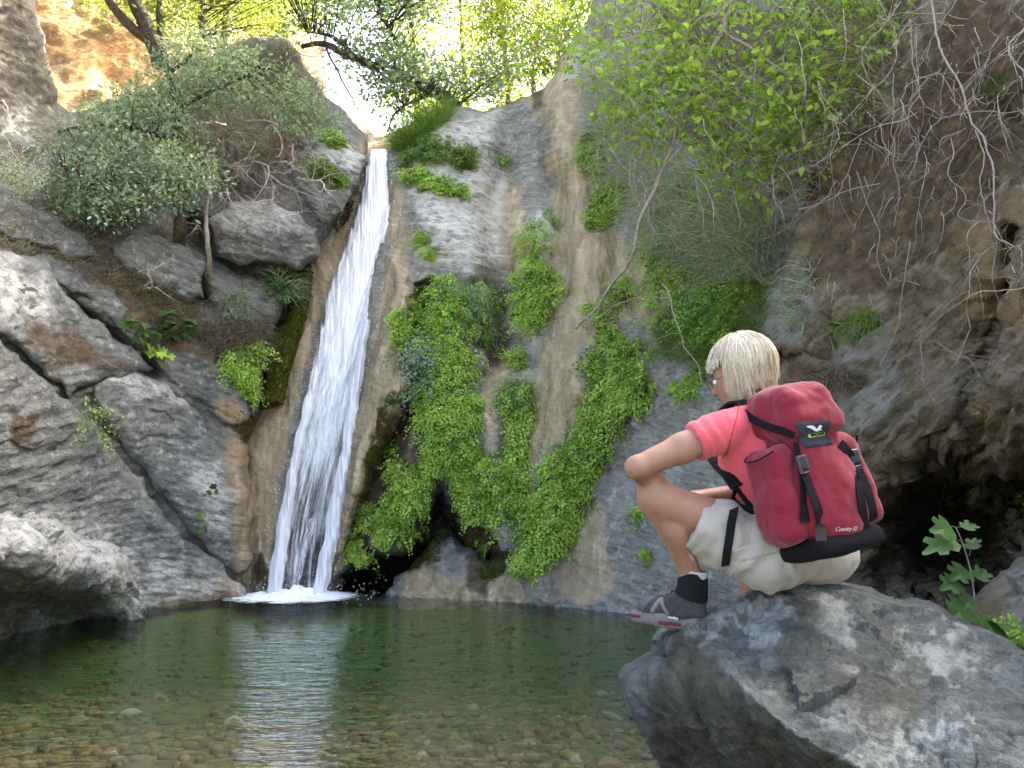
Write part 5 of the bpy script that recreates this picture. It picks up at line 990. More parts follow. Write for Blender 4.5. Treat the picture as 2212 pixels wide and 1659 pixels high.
# second, darker layer of foliage against the wall
LV = Leaves(); uv = in_poly([(1260, 40), (1420, -60), (1800, -100), (1900, 60), (1800, 260), (1720, 420), (1560, 460), (1440, 400), (1330, 300)], 210, 398); q, nn = on(R_wall, uv[:, 0], uv[:, 1]); cen = q + nn * rs.uniform(.1, .6, (210, 1))
clumps(LV, cen, 44, .16, .042, .4, rs); tag(LV.build('bush', leaf_mat('dull_leaf', [(.10, .14, .07), (.15, .20, .10), (.21, .27, .14), (.29, .34, .19)], .35)), 'dull small-leaved bush covering the top of the wall behind the hanging shrub', 'bush')

# ------------------------------------------------------------------ hanging roots and vines on the overhang
VG = 'pale roots hanging on the overhang'
def root(label, pts, Y, r0, r1, seed=1, kink=.012, mat=M_root, forks=0, off=None):
    pts = np.array(pts, float); Yv = np.linspace(*Y, len(pts)) if not np.isscalar(Y) else np.full(len(pts), Y)
    c = wob(spline(P(pts[:, 0], pts[:, 1], Yv), 7), kink, seed, 5); c = wob(c, kink * .4, seed + 5, 20); tb = Tubes(); r0 *= .62; r1 *= .62; tb.add(c, r0, r1, 5); rr_ = np.random.default_rng(seed)
    for k in range(forks):
        i = rr_.integers(len(c) // 4, len(c)); grow(c[i], unit(rr_.normal(0, .8, 3) + np.array([0, 0, -.9])), rr_.uniform(.15, .5), r0 * .35, rr_, 1, 2, .5, -.1, 7, tb, None, 3, .25)
    return tag(tb.build('hanging_root', mat), label, 'root', VG)
root('longest knotted root running down the overhang to the right edge', [(2004, -40), (2022, 57), (2035, 119), (2075, 185), (2097, 260), (2128, 304), (2145, 374), (2150, 480), (2158, 515), (2230, 552)], (5.4, 4.4), .012, .008, 401, forks=7)
root('curved pale root that sweeps down and back to the left', [(1896, 30), (1930, 60), (1938, 115), (1918, 165), (1880, 198), (1815, 268), (1790, 240)], (6.0, 6.2), .010, .005, 402, forks=2)
root('thin straight root in the middle of the overhang', [(1930, 160), (1930, 235), (1925, 285), (1934, 312), (1930, 352), (1942, 412), (1930, 490)], (5.7, 5.5), .005, .003, 403, forks=3)
root('loop of pale root at the upper right edge', [(2260, 20), (2215, 60), (2182, 95), (2185, 132), (2225, 170)], (4.8, 4.7), .010, .009, 404)
root('crooked root with a sharp elbow', [(2052, 300), (2060, 335), (2048, 375), (2088, 422), (2072, 468), (2145, 480)], (5.1, 4.8), .006, .004, 405, forks=2)
root('long bow of thin root left of the elbow root', [(1850, 370), (1870, 430), (1900, 500), (1895, 560), (1910, 600), (1940, 650), (1960, 700)], (5.9, 5.6), .005, .003, 406, forks=3)
root('white root arching over the corner of the overhang', [(1692, 603), (1736, 612), (1767, 634), (1789, 708), (1803, 762)], (6.6, 6.0), .008, .005, 407)
root('white root dangling beside the woman\'s face', [(1428, 612), (1446, 638), (1454, 669), (1457, 690), (1469, 715), (1480, 753), (1510, 787), (1514, 821), (1544, 853)], (6.6, 6.3), .010, .004, 408, forks=2)
root('fine root fan above the backpack', [(1965, 520), (1955, 590), (1945, 650), (1942, 690), (1925, 740), (1900, 790)], (5.5, 5.4), .006, .003, 409, forks=9)
root('root with short side fingers beside the dark hollow', [(2020, 740), (2055, 760), (2090, 772), (2110, 800), (2120, 820)], (4.9, 4.7), .006, .003, 410, forks=5)
root('straight thin root over the start of the dark hollow', [(1990, 720), (1995, 790), (2000, 830), (2020, 870)], (5.2, 5.1), .005, .003, 411, forks=5)
root('pale twig poking out of the hanging bush', [(1720, 310), (1680, 330), (1620, 345)], (7.0, 6.9), .008, .004, 412)
root('short white root below the curved one', [(1985, 320), (1975, 355), (1962, 385)], (5.8, 5.6), .008, .005, 413)
root('drooping root right of the curved pale one', [(1965, 40), (1970, 120), (1985, 200), (1960, 250), (1985, 300)], (5.7, 5.5), .006, .003, 414, forks=4)
root('thin root along the right edge of the overhang', [(2110, 280), (2125, 340), (2120, 420), (2150, 520), (2140, 600), (2160, 660)], (4.7, 4.5), .006, .003, 415, forks=3)
root('bare twig hanging in front of the grey tangle', [(1440, 330), (1460, 420), (1455, 500), (1470, 560)], (8.0, 7.8), .004, .002, 416, forks=4)
rt = np.random.default_rng(420); tb = Tubes()
for k in range(210):
    x = rt.uniform(1700, 2300); y = rt.uniform(-60, 640) if k % 3 else rt.uniform(-60, 250); q, n = on(R_over, x, y); n = unit(np.array([-.5, -.8, .1]))
    grow(q + n * .03, unit(n * .6 + np.array([0, 0, -.9]) + rt.normal(0, .4, 3)), rt.uniform(.2, .7), .0035, rt, 1, 3, .6, -.12, 8, tb, None, 3, .22)
tag(tb.build('rootlets', M_twig), kind='stuff')
rt = np.random.default_rng(421); tb = Tubes()
for k in range(260):
    x = rt.uniform(1280, 2000); y = rt.uniform(-60, 420); q = P(x, y, rt.uniform(6.7, 8.4) - max(0, x - 1650) * .004)
    grow(q, unit(rt.normal(0, .6, 3) + np.array([0, 0, -.8])), rt.uniform(.3, .9), .0035, rt, 1, 3, .6, -.10, 8, tb, None, 3, .22)
tag(tb.build('twig_tangle', M_twig), kind='stuff')

# ------------------------------------------------------------------ fig seedling by the foreground boulder
fs = empty('fig_seedling', P(2105, 1300, 3.5), 'fig seedling with lobed bright leaves beside the foreground boulder', 'seedling')
tb = Tubes(); tb.add(spline([P(2108, 1310, 3.5), P(2098, 1240, 3.5), P(2085, 1190, 3.48), P(2070, 1150, 3.46), P(2062, 1138, 3.45)], 6), .004, .002, 5)
for a, b in (((2080, 1172), (2060, 1166)), ((2094, 1200), (2098, 1185)), ((2068, 1140), (2050, 1138)), ((2066, 1140), (2082, 1140))): tb.add(spline([P(*a, 3.47), P((a[0] + b[0]) / 2, (a[1] + b[1]) / 2 - 2, 3.45), P(*b, 3.44)], 4), .0018, .0012, 4)
tb.build('stem', M_bark2, fs); M_fig = leaf_mat('fig_leaf', [(.05, .11, .03), (.075, .16, .04), (.10, .20, .05)], .35)
def figleaf(a, b, Y0, Y1, w, nrm, tone):
    A, B = P(*a, Y0), P(*b, Y1); LV = Leaves(); L = np.linalg.norm(B - A); LV.add(A[None], (B - A)[None], np.array([nrm], float), L, L * w, tone, 'fig'); return LV.build('leaf', M_fig, fs)
for a, b, Y0, Y1, w, n_, tn in (((2056, 1140), (2014, 1145), 3.44, 3.40, .95, (.1, -.8, .5), .7), ((2082, 1142), (2108, 1130), 3.44, 3.48, .7, (-.2, -.6, .7), .4), ((2062, 1166), (1998, 1192), 3.44, 3.38, .6, (.1, -.6, .8), .5), ((2098, 1187), (2106, 1160), 3.46, 3.50, .8, (-.6, -.6, .3), .1), ((2088, 1230), (2055, 1250), 3.48, 3.42, .8, (.1, -.7, .6), .2), ((2070, 1256), (2036, 1270), 3.46, 3.40, .8, (.1, -.7, .6), .5), ((2110, 1250), (2130, 1228), 3.5, 3.55, .8, (-.2, -.7, .4), .1), ((2100, 1290), (2080, 1312), 3.44, 3.38, .8, (.1, -.8, .5), .3), ((2085, 1310), (2055, 1335), 3.4, 3.3, .8, (.1, -.8, .5), .4), ((2150, 1345), (2128, 1372), 3.2, 3.1, .8, (.1, -.8, .5), .3), ((2150, 1345), (2180, 1360), 3.2, 3.1, .8, (.1, -.8, .5), .2)): figleaf(a, b, Y0, Y1, w, n_, tn)
fern(R_rb, [(2150, 1375), (2212, 1350), (2240, 1400), (2200, 1420), (2160, 1410)], 'low bright green leafy cushion in the corner beside the fig seedling', 70, 430, L=.1, leaf=.02, steps=5, name='leafy_plant', cat='plant', group='leafy plants by the boulder')
fern(R_over, [(2180, 1060), (2250, 1040), (2260, 1120), (2190, 1130)], 'small fern in the shade of the dark hollow at the right edge', 60, 431, L=.15, leaf=.025, steps=6, group='small fern tufts')
# fallen leaves on the slope
LV = Leaves(); uv = in_poly([(0, 440), (240, 560), (420, 640), (560, 700), (540, 780), (420, 700), (240, 640), (0, 540)], 500, 432); q, nn = on(R_slope, uv[:, 0], uv[:, 1]); LV.add(q + nn * .02, rs.normal(0, 1, (500, 3)), nn + rs.normal(0, .3, (500, 3)), .06, .03, rs.random(500))
tag(LV.build('fallen_leaves', M_dry), kind='stuff')
# ------------------------------------------------------------------ solid shapes from distance fields
def s_cap(p, a, b, ra, rb):
    a = np.asarray(a, np.float32); e = np.asarray(b, np.float32) - a; t = np.clip(((p - a) @ e) / (e @ e), 0, 1)
    return np.linalg.norm(p - a - t[..., None] * e, axis=-1) - (ra + (rb - ra) * t)
def s_ell(p, c, r, M=None):
    q = p - np.asarray(c, np.float32)
    if M is not None: q = q @ np.asarray(M, np.float32).T
    r = np.asarray(r, np.float32); k0 = np.linalg.norm(q / r, axis=-1); k1 = np.linalg.norm(q / (r * r), axis=-1); return k0 * (k0 - 1) / (k1 + 1e-6)
def s_box(p, c, h, r, M=None):
    q = p - np.asarray(c, np.float32)
    if M is not None: q = q @ np.asarray(M, np.float32).T
    d = np.abs(q) - (np.asarray(h, np.float32) - r); return np.linalg.norm(np.maximum(d, 0), axis=-1) + np.minimum(d.max(-1), 0) - r
def smin(a, b, k):
    h = np.clip(.5 + .5 * (b - a) / k, 0, 1); return b + (a - b) * h - k * h * (1 - h)
def s_plane(p, c, n): return (p - np.asarray(c, np.float32)) @ unit(n).astype(np.float32)

def surface_nets(F, org, h):
    s = F < 0; nx, ny, nz = F.shape
    cs = np.zeros((nx - 1, ny - 1, nz - 1), np.uint8)
    for i in (0, 1):
        for j in (0, 1):
            for k in (0, 1): cs += s[i:nx - 1 + i, j:ny - 1 + j, k:nz - 1 + k]
    act = (cs > 0) & (cs < 8); I = np.argwhere(act); idx = np.full(act.shape, -1, np.int64); idx[tuple(I.T)] = np.arange(len(I))
    acc = np.zeros((len(I), 3)); cnt = np.zeros(len(I)); cor = [(i, j, k) for i in (0, 1) for j in (0, 1) for k in (0, 1)]
    for a in cor:
        for ax in range(3):
            if a[ax]: continue
            b = list(a); b[ax] = 1; fa = F[tuple((I + a).T)]; fb = F[tuple((I + b).T)]; m = (fa < 0) != (fb < 0)
            t = np.where(m, fa / np.where(fa - fb == 0, 1, fa - fb), 0); q = np.array(a, float)[None].repeat(len(I), 0); q[:, ax] += t; acc[m] += q[m]; cnt[m] += 1
    V = (I + acc / cnt[:, None]) * h + org; Q = []
    for ax in range(3):
        o1, o2 = [(1, 2), (2, 0), (0, 1)][ax]; sl = [slice(None)] * 3; sl2 = [slice(None)] * 3; sl[ax] = slice(0, -1); sl2[ax] = slice(1, None)
        E = np.argwhere(s[tuple(sl)] != s[tuple(sl2)]); E = E[(E[:, o1] > 0) & (E[:, o2] > 0)]; E = E[(E[:, o1] < F.shape[o1] - 1) & (E[:, o2] < F.shape[o2] - 1)]
        d1 = np.zeros(3, int); d1[o1] = 1; d2 = np.zeros(3, int); d2[o2] = 1
        q = np.stack([idx[tuple((E - d1 - d2).T)], idx[tuple((E - d2).T)], idx[tuple(E.T)], idx[tuple((E - d1).T)]], -1)
        fl = s[tuple(E.T)]; q[~fl] = q[~fl][:, ::-1]; Q.append(q)
    Q = np.concatenate(Q); return V, Q[(Q >= 0).all(1)]

def solid(fn, lo, hi, h):
    """mesh of the zero level of fn: a coarse pass finds where the surface is, a fine pass draws it"""
    lo = np.asarray(lo, float); hi = np.asarray(hi, float); H = h * 4; n = np.ceil((hi - lo) / H).astype(int) + 1
    g = np.stack(np.meshgrid(*[lo[k] + H * np.arange(n[k]) for k in range(3)], indexing='ij'), -1).astype(np.float32); C = fn(g.reshape(-1, 3)).reshape(n)
    F = np.repeat(np.repeat(np.repeat(C, 4, 0), 4, 1), 4, 2); near = np.abs(F) < H * 2.6; I = np.argwhere(near)
    F = F.astype(np.float32).copy(); F[near] = fn((lo + (I - 0.0) * h).astype(np.float32))
    return surface_nets(F, lo, h)

# ------------------------------------------------------------------ the woman
person = empty('person', P(1690, 1262, 2.66), 'seated woman with short blonde hair, coral shirt and pale shorts, arm on her knee', 'person')
PX = .00151
HIP_L, KNEE_L, ANK_L = P(1690, 1182, 2.66), P(1420, 1082, 2.58), P(1494, 1246, 2.65)
HIP_R, KNEE_R, ANK_R = P(1775, 1182, 2.84), P(1612, 1128, 3.18), P(1628, 1320, 3.14)
SH_L = P(1566, 928, 2.56); SH_R = SH_L + np.array([.245, .25, .0]); EL_L = P(1376, 1010, 2.50); WR_L = P(1446, 1068, 2.745)
EL_R = SH_R + np.array([-.06, .20, -.21]); WR_R = P(1500, 1075, 2.93)
PEL, WAI, CHE, TOP = P(1708, 1168, 2.73), P(1686, 1085, 2.71), P(1652, 985, 2.68), P(1640, 920, 2.67)
AX = unit(SH_R - SH_L); HC = P(1602, 797, 2.68)
FH = unit(np.array([-.78, .58, -.20])); UPH = unit(np.array([-.12, 0, 1.0]) - FH * np.dot([-.12, 0, 1.0], FH)); SDH = np.cross(FH, UPH)   # SDH: her right
MH = np.stack([SDH, FH, UPH])
def torso(p, g=0.0):
    d = 1e3 * np.ones(len(p), np.float32)
    for s in (-1, 1):
        o = AX * s
        c = s_cap(p, PEL + o * .07, WAI + o * .045, .105 + g, .098 + g); c = smin(c, s_cap(p, WAI + o * .045, CHE + o * .055, .098 + g, .105 + g), .05); c = smin(c, s_cap(p, CHE + o * .055, TOP + o * .09, .105 + g, .062 + g), .05); d = smin(d, c, .06)
    return d
def arm_up(p, g=0.0): return smin(s_cap(p, SH_L, SH_L + (EL_L - SH_L) * .5, .054 + g, .046 + g), s_cap(p, SH_L + (EL_L - SH_L) * .5, EL_L, .046 + g, .036 + g), .02)
CALF = KNEE_L + (ANK_L - KNEE_L) * .34 + np.array([.018, 0, -.006])
def hand(p, w, d, up, side):
    """palm, four bent fingers and a thumb"""
    d = unit(d); up = unit(up - d * np.dot(up, d)); sd = np.cross(d, up) * side; o = s_cap(p, w, w + d * .045, .024, .027); o = smin(o, s_cap(p, w + d * .05 + sd * .018, w + d * .07 - sd * .018, .017, .016), .02)
    for k, (L, off) in enumerate(((.068, .027), (.078, .009), (.072, -.009), (.056, -.026))):
        a = w + d * (.078 - .004 * abs(k - 1)) + sd * off; b = a + unit(d * .85 - up * .4) * L * .55; c = b + unit(d * .35 - up * .9) * L * .5; o = smin(o, np.minimum(s_cap(p, a, b, .0095, .0085), s_cap(p, b, c, .0085, .0065)), .006)
    a = w + d * .02 + sd * .024; b = a + unit(d * .6 + sd * .8 - up * .2) * .038; c = b + unit(d * .9 + sd * .2 - up * .3) * .030; return smin(o, np.minimum(s_cap(p, a, b, .013, .0105), s_cap(p, b, c, .0105, .008)), .010)
def body(p):
    d = torso(p)
    n0 = TOP + FH * .02 + np.array([0, 0, .01]); d = smin(d, s_cap(p, n0, HC - UPH * .07 - FH * .012, .056, .052), .035)
    hd = smin(s_ell(p, HC, (.074, .094, .096), MH), s_ell(p, HC + FH * .028 - UPH * .055, (.060, .070, .080), MH), .03); hd = smin(hd, s_ell(p, HC + FH * .052 - UPH * .108, (.036, .038, .030), MH), .025)
    hd = smin(hd, s_cap(p, HC + FH * .094 - UPH * .025, HC + FH * .112 - UPH * .055, .009, .013), .012)                       # nose
    for s in (-1, 1):
        hd = smin(hd, s_ell(p, HC + SDH * s * .074 - UPH * .035 + FH * .002, (.010, .018, .030), MH), .008)                      # ears
        hd = np.maximum(hd, -s_ell(p, HC + SDH * s * .032 + FH * .100 - UPH * .022, (.017, .012, .010), MH) - 0 * hd)            # eye sockets
    hd = np.maximum(hd, -s_cap(p, HC + FH * .104 - UPH * .088 - SDH * .020, HC + FH * .104 - UPH * .088 + SDH * .020, .003, .003))  # mouth
    d = smin(d, hd, .02)
    d = smin(d, arm_up(p), .03); d = smin(d, smin(s_cap(p, EL_L, EL_L + (WR_L - EL_L) * .35, .037, .039), s_cap(p, EL_L + (WR_L - EL_L) * .35, WR_L, .039, .025), .02), .012)
    d = smin(d, s_cap(p, SH_R, EL_R, .054, .037), .03); d = smin(d, s_cap(p, EL_R, WR_R, .039, .025), .012)
    d = smin(d, hand(p, WR_L, np.array([.5, .8, -.35]), np.array([0, -.2, 1]), 1), .012); d = smin(d, hand(p, WR_R, np.array([-.75, -.35, -.45]), np.array([0, 0, 1]), -1), .012)
    leg = smin(s_cap(p, HIP_L, KNEE_L + (HIP_L - KNEE_L) * .12, .090, .063), s_ell(p, KNEE_L + np.array([-.010, 0, .010]), (.056, .056, .058)), .05)
    leg = smin(leg, smin(s_cap(p, KNEE_L + np.array([-.004, 0, -.012]), CALF, .046, .047), s_cap(p, CALF, ANK_L, .047, .032), .03), .008)
    leg = smin(leg, s_cap(p, ANK_L, ANK_L + np.array([.005, 0, -.07]), .034, .036), .02); d = smin(d, leg, .03)
    rl = smin(s_cap(p, HIP_R, KNEE_R, .092, .060), s_cap(p, KNEE_R, KNEE_R + (ANK_R - KNEE_R) * .35, .055, .052), .02); rl = smin(rl, s_cap(p, KNEE_R + (ANK_R - KNEE_R) * .35, ANK_R + np.array([0, 0, -.06]), .052, .036), .02)
    return smin(d, rl, .03)
pts = np.array([HIP_L, KNEE_L, ANK_L, HIP_R, KNEE_R, ANK_R, SH_L, SH_R, EL_L, EL_R, HC, WR_L, WR_R]); lo, hi = pts.min(0) - .16, pts.max(0) + .16
m, nt, out = new_mat('skin'); t = NT(nt); ob = t.obj(); n1 = t.noise(ob, 9, 4, .6); n2 = t.noise(ob, 160, 3, .6)
c = t.ramp(t.math('ADD', t.math('MULTIPLY', n1, .75), t.math('MULTIPLY', n2, .25)), [(.35, (.235, .124, .076)), (.52, (.29, .160, .102)), (.7, (.335, .19, .126))])
p_ = t.bsdf(c, .5, .35, t.bump(n2, .25, .002)); p_.inputs['Subsurface Weight'].default_value = .12; p_.inputs['Subsurface Radius'].default_value = (.012, .005, .003); t.l(p_.outputs[0], out.inputs[0]); M_skin = m
V, Fq = solid(body, lo, hi, .0058); mesh_obj('body', V, Fq, M_skin, person)
for s in (-1, 1):
    mesh_obj('eye', SV * .011 + HC + SDH * s * .032 + FH * .086 - UPH * .022, [S3, S4], plain_mat('eye', (.75, .74, .72), .2, .5, .05), person)

def cloth_mat(name, col, scale=420, var=.12, rough=.85, bump=.25, fold=6.0):
    m, nt, out = new_mat(name); t = NT(nt); ob = t.obj(); n = t.noise(ob, fold, 4, .6); w = t.noise(ob, scale, 2, .5)
    c = t.ramp(t.math('ADD', t.math('MULTIPLY', n, .7), t.math('MULTIPLY', w, .3)), [(.35, tuple(x * (1 - var) for x in col)), (.65, tuple(min(1, x * (1 + var)) for x in col))])
    p = t.bsdf(c, rough, .2, t.bump(t.math('ADD', w, t.math('MULTIPLY', t.noise(ob, 28, 4, .6, .5), 2.0)), bump, .004)); p.inputs['Sheen Weight'].default_value = .2 if max(col) > .05 else 0; t.l(p.outputs[0], out.inputs[0]); return m
M_shirt = cloth_mat('shirt_cloth', (.58, .095, .115)); M_shorts = cloth_mat('shorts_cloth', (.33, .315, .265), 500, .10); M_pack = cloth_mat('pack_cloth', (.165, .011, .022), 300, .10, .85)
M_black = cloth_mat('black_webbing', (.0065, .007, .0085), 600, .3, .95); M_sock = cloth_mat('sock_cloth', (.36, .36, .33), 700, .1)

def wr(p, seed, amp, sc): return amp * fbm(np.asarray(p, float) * sc, 3, seed)
def shirt(p):
    d = smin(torso(p, .010), arm_up(p, .014), .045); d = smin(d, s_cap(p, SH_R, SH_R + (EL_R - SH_R) * .5, .068, .066), .04)
    ua = unit(EL_L - SH_L); d = np.maximum(d, s_plane(p, SH_L + ua * .118, ua))
    dn = unit(WAI - PEL); d = np.maximum(d, s_plane(p, PEL + (WAI - PEL) * .52, -dn)); d = np.maximum(d, s_plane(p, TOP + np.array([-.005, .01, .062]), np.array([-.22, .1, 1])))
    nk = TOP + FH * .035 + np.array([0, 0, .06]); d = np.maximum(d, -(s_cap(p, nk, HC - UPH * .05, .060, .062)))
    q = (p - WAI) @ dn; fold = .0035 * np.sin(q * 120 + 3 * perlin(np.asarray(p, float) * 9, 501)) * np.exp(-((q - .0) / .07) ** 2)
    s0 = (p - SH_L) @ ua; fold = fold + .003 * np.sin(s0 * 150 + 4 * perlin(np.asarray(p, float) * 8, 502)) * smooth(.0, .06, s0) * smooth(.14, .10, s0)
    return d - fold - wr(p, 503, .004, 12) - .0025 * ridged(np.asarray(p, float) * np.array([12, 12, 18]), 2, 504)
V, Fq = solid(shirt, np.minimum(SH_L, PEL) - .25, np.maximum(SH_R, TOP) + .2, .0058); shirt_o = mesh_obj('shirt', V, Fq, M_shirt, person)
# raglan seam and hem as thin piping
tb = Tubes(); seam = [P(1597, 872, 2.535), P(1590, 905, 2.50), P(1580, 940, 2.485), P(1571, 975, 2.49), P(1560, 990, 2.51)]
def drop_on(fn, pts, off=.001):
    """move points along the view ray onto a solid"""
    out_ = []
    for q in pts:
        r = unit(q - np.array([0, 0, CAM_H])); k = np.linspace(-.25, .25, 240); s = fn((q + r * k[:, None]).astype(np.float32)); i = np.argmax(s < 0) if (s < 0).any() else 120; out_.append(q + r * (k[i] - off))
    return np.array(out_)
tb.add(drop_on(shirt, spline(seam, 6)), .0016, .0016, 4); tb.build('seam', plain_mat('thread', (.30, .03, .04), .9, .1, .1), shirt_o)

TD = unit(KNEE_L - HIP_L); HEM = P(1490, 1131, 2.60)
def shorts(p):
    d = 1e3 * np.ones(len(p), np.float32)
    for s in (-1, 1): d = smin(d, s_cap(p, PEL + AX * s * .075 + np.array([0, 0, -.015]), WAI + AX * s * .045, .122, .108), .05)
    d = np.maximum(d, s_plane(p, PEL + (WAI - PEL) * .70, WAI - PEL))
    lt = s_cap(p, HIP_L + np.array([0, 0, .0]), HEM + TD * .05, .100, .078); lt = smin(lt, s_cap(p, P(1655, 1202, 2.60), P(1560, 1160, 2.60), .110, .088), .06); d = smin(d, lt, .05)
    rt_ = s_cap(p, HIP_R, HIP_R + (KNEE_R - HIP_R) * .62, .110, .082); d = smin(d, rt_, .05); d = smin(d, s_ell(p, P(1770, 1192, 2.80), (.118, .115, .108)), .05)
    d = np.maximum(d, s_plane(p, HEM, TD + np.array([0, 0, .02])))
    rd = unit(KNEE_R - HIP_R); d = np.maximum(d, s_plane(p, HIP_R + rd * .27, rd))
    q = (HEM - p) @ TD; w = perlin(np.asarray(p, float) * 8, 511); pf = np.asarray(p, float)
    fold = .0065 * np.sin(q * 85 + 5 * w) * smooth(.035, .08, q) * smooth(.30, .16, q) + .0022 * np.where(np.abs(q - .026) < .003, -1, 0)
    sag = unit(P(1600, 1130, 2.55) - P(1650, 1240, 2.52)); r = (pf - P(1640, 1150, 2.5)) @ sag; fold = fold + .0065 * np.sin(((pf - HEM) @ np.array([.8, .1, .25])) * 110 + 5 * w) * smooth(.2, .3, q) * smooth(.42, .34, q)
    return d - fold - wr(p, 512, .006, 10) - .003 * ridged(np.asarray(p, float) * 14, 2, 513)
V, Fq = solid(shorts, np.minimum(HEM, PEL) - .32, np.maximum(HIP_R, KNEE_R) + .2, .0058); shorts_o = mesh_obj('shorts', V, Fq, M_shorts, person)
M_thr = plain_mat('beige_thread', (.30, .28, .23), .9, .1, .1); tb = Tubes()
for pl in ([(1496, 1100), (1484, 1135), (1484, 1180), (1496, 1212)], [(1500, 1098), (1489, 1135), (1489, 1180), (1500, 1212)], [(1625, 1118), (1618, 1165), (1600, 1215), (1578, 1250)], [(1655, 1150), (1690, 1172), (1660, 1195), (1648, 1215), (1632, 1222)], [(1655, 1150), (1650, 1180), (1630, 1212)]):
    tb.add(drop_on(shorts, spline([P(x, y, 2.55) for x, y in pl], 8)), .0011, .0011, 3)
tb.build('seam', M_thr, shorts_o)
# waistband and belt loop
V, Fq = solid(lambda p: np.maximum(np.maximum(shorts(p) - .004, s_plane(p, PEL + (WAI - PEL) * .69, WAI - PEL)), s_plane(p, PEL + (WAI - PEL) * .36, -(WAI - PEL))), PEL - .26, PEL + .26, .0065); mesh_obj('waistband', V, Fq, M_shorts, shorts_o)

# --- boot, sock
def boot(anchor, toe, name_side):
    a = unit(toe); s = unit(np.cross([0, 0, 1.0], a)); u = np.cross(a, s); M = np.stack([a, s, u]); to = lambda L: np.asarray(L) @ M + anchor
    def up_(p):
        d = smin(s_cap(p, (.042, 0, .055), (.036, 0, .185), .043, .047), s_cap(p, (.075, 0, .075), (.165, 0, .048), .043, .038), .03); d = smin(d, s_ell(p, (.205, 0, .046), (.066, .046, .036)), .02); d = smin(d, s_ell(p, (.11, 0, .038), (.12, .044, .036)), .02)
        d = np.maximum(d, -p[:, 2] + .022); d = np.maximum(d, s_plane(p, (.04, 0, .162), (.28, 0, 1))); d = np.maximum(d, -s_cap(p, (.035, 0, .13), (.03, 0, .26), .036, .042)); return d - wr(p, 521, .0025, 30)
    V, Fq = solid(up_, (-.03, -.08, 0), (.30, .08, .24), .0045); bo = mesh_obj('boot', to(V), Fq, M_boot, person)
    def so(p): return np.maximum(smin(s_box(p, (.075, 0, .012), (.087, .043, .022), .014), s_box(p, (.195, 0, .014), (.087, .050, .021), .016), .03), -(p[:, 2] + .008) )
    V, Fq = solid(so, (-.04, -.08, -.02), (.31, .08, .05), .0045); mesh_obj('sole', to(V), Fq, M_sole, bo)
    def red(p): return np.maximum(so(p) - .0018, np.minimum(np.maximum(np.abs(p[:, 0] - .255) - .03, np.abs(p[:, 2] - .018) - .006), np.maximum(np.abs(p[:, 0] - .10) - .045, np.abs(p[:, 2] - .009) - .007)))
    V, Fq = solid(red, (-.04, -.08, -.02), (.31, .08, .05), .0035); mesh_obj('sole_insert', to(V), Fq, M_red, bo)
    def toe_(p): return np.maximum(np.maximum(up_(p) - .0022, -(p[:, 0] - .205 - .6 * (.05 - p[:, 2]))), .020 - p[:, 2])
    V, Fq = solid(toe_, (.1, -.08, 0), (.30, .08, .14), .004); mesh_obj('toe_cap', to(V), Fq, M_toe, bo)
    def sw(p): return np.maximum(up_(p) - .0016, np.minimum(np.abs((p[:, 0] - .165) + .55 * (p[:, 2] - .06)) - .010, np.abs((p[:, 0] - .120) - .9 * (p[:, 2] - .05)) - .010) + np.maximum(0, np.maximum(p[:, 2] - .085, .034 - p[:, 2])) * 4)
    V, Fq = solid(sw, (.05, -.08, .02), (.26, .08, .12), .004); mesh_obj('overlay', to(V), Fq, M_over_, bo)
    def sh_(p): return np.maximum(up_(p) - .003, .092 - p[:, 2] + .35 * (p[:, 0] - .04))
    V, Fq = solid(sh_, (-.05, -.08, .04), (.16, .08, .24), .0045); mesh_obj('shaft', to(V), Fq, M_black, bo)
    tb = Tubes()
    for k in range(5): x = .090 + .022 * k; z = .108 - .012 * k; tb.add(to([(x - .006, -.032, z - .012), (x, -.012, z + .012), (x + .006, .012, z + .012), (x, .032, z - .012)]), .0028, .0028, 4)
    tb.build('lace', M_black, bo)
    def sk(p): return np.maximum(np.maximum(s_cap(p, (.038, 0, .10), (.018, 0, .22), .040, .041), -s_cap(p, (.038, 0, .10), (.012, 0, .26), .030, .033)), s_plane(p, (.02, 0, .182), (-.2, 0, 1)))
    V, Fq = solid(sk, (-.06, -.07, .06), (.12, .07, .26), .004); mesh_obj('sock', to(V), Fq, M_sock, person)
    return bo, to
M_boot = cloth_mat('boot_suede', (.038, .036, .037), 300, .3, .75); M_sole = plain_mat('sole_rubber', (.13, .125, .115), .8, .2, .25, 40, .4); M_red = plain_mat('red_rubber', (.11, .018, .024), .7, .2, .25, 60); M_toe = plain_mat('toe_rubber', (.062, .068, .074), .55, .35, .15, 50, .2); M_over_ = cloth_mat('boot_overlay', (.14, .13, .128), 300, .1)
ba = ANK_L + np.array([.028, -.034, -.158]); bo_l, to_l = boot(ba, np.array([-.62, .785, -.02]), 'l')
boot(ANK_R + np.array([.03, -.03, -.15]), np.array([-.5, .85, 0]), 'r')

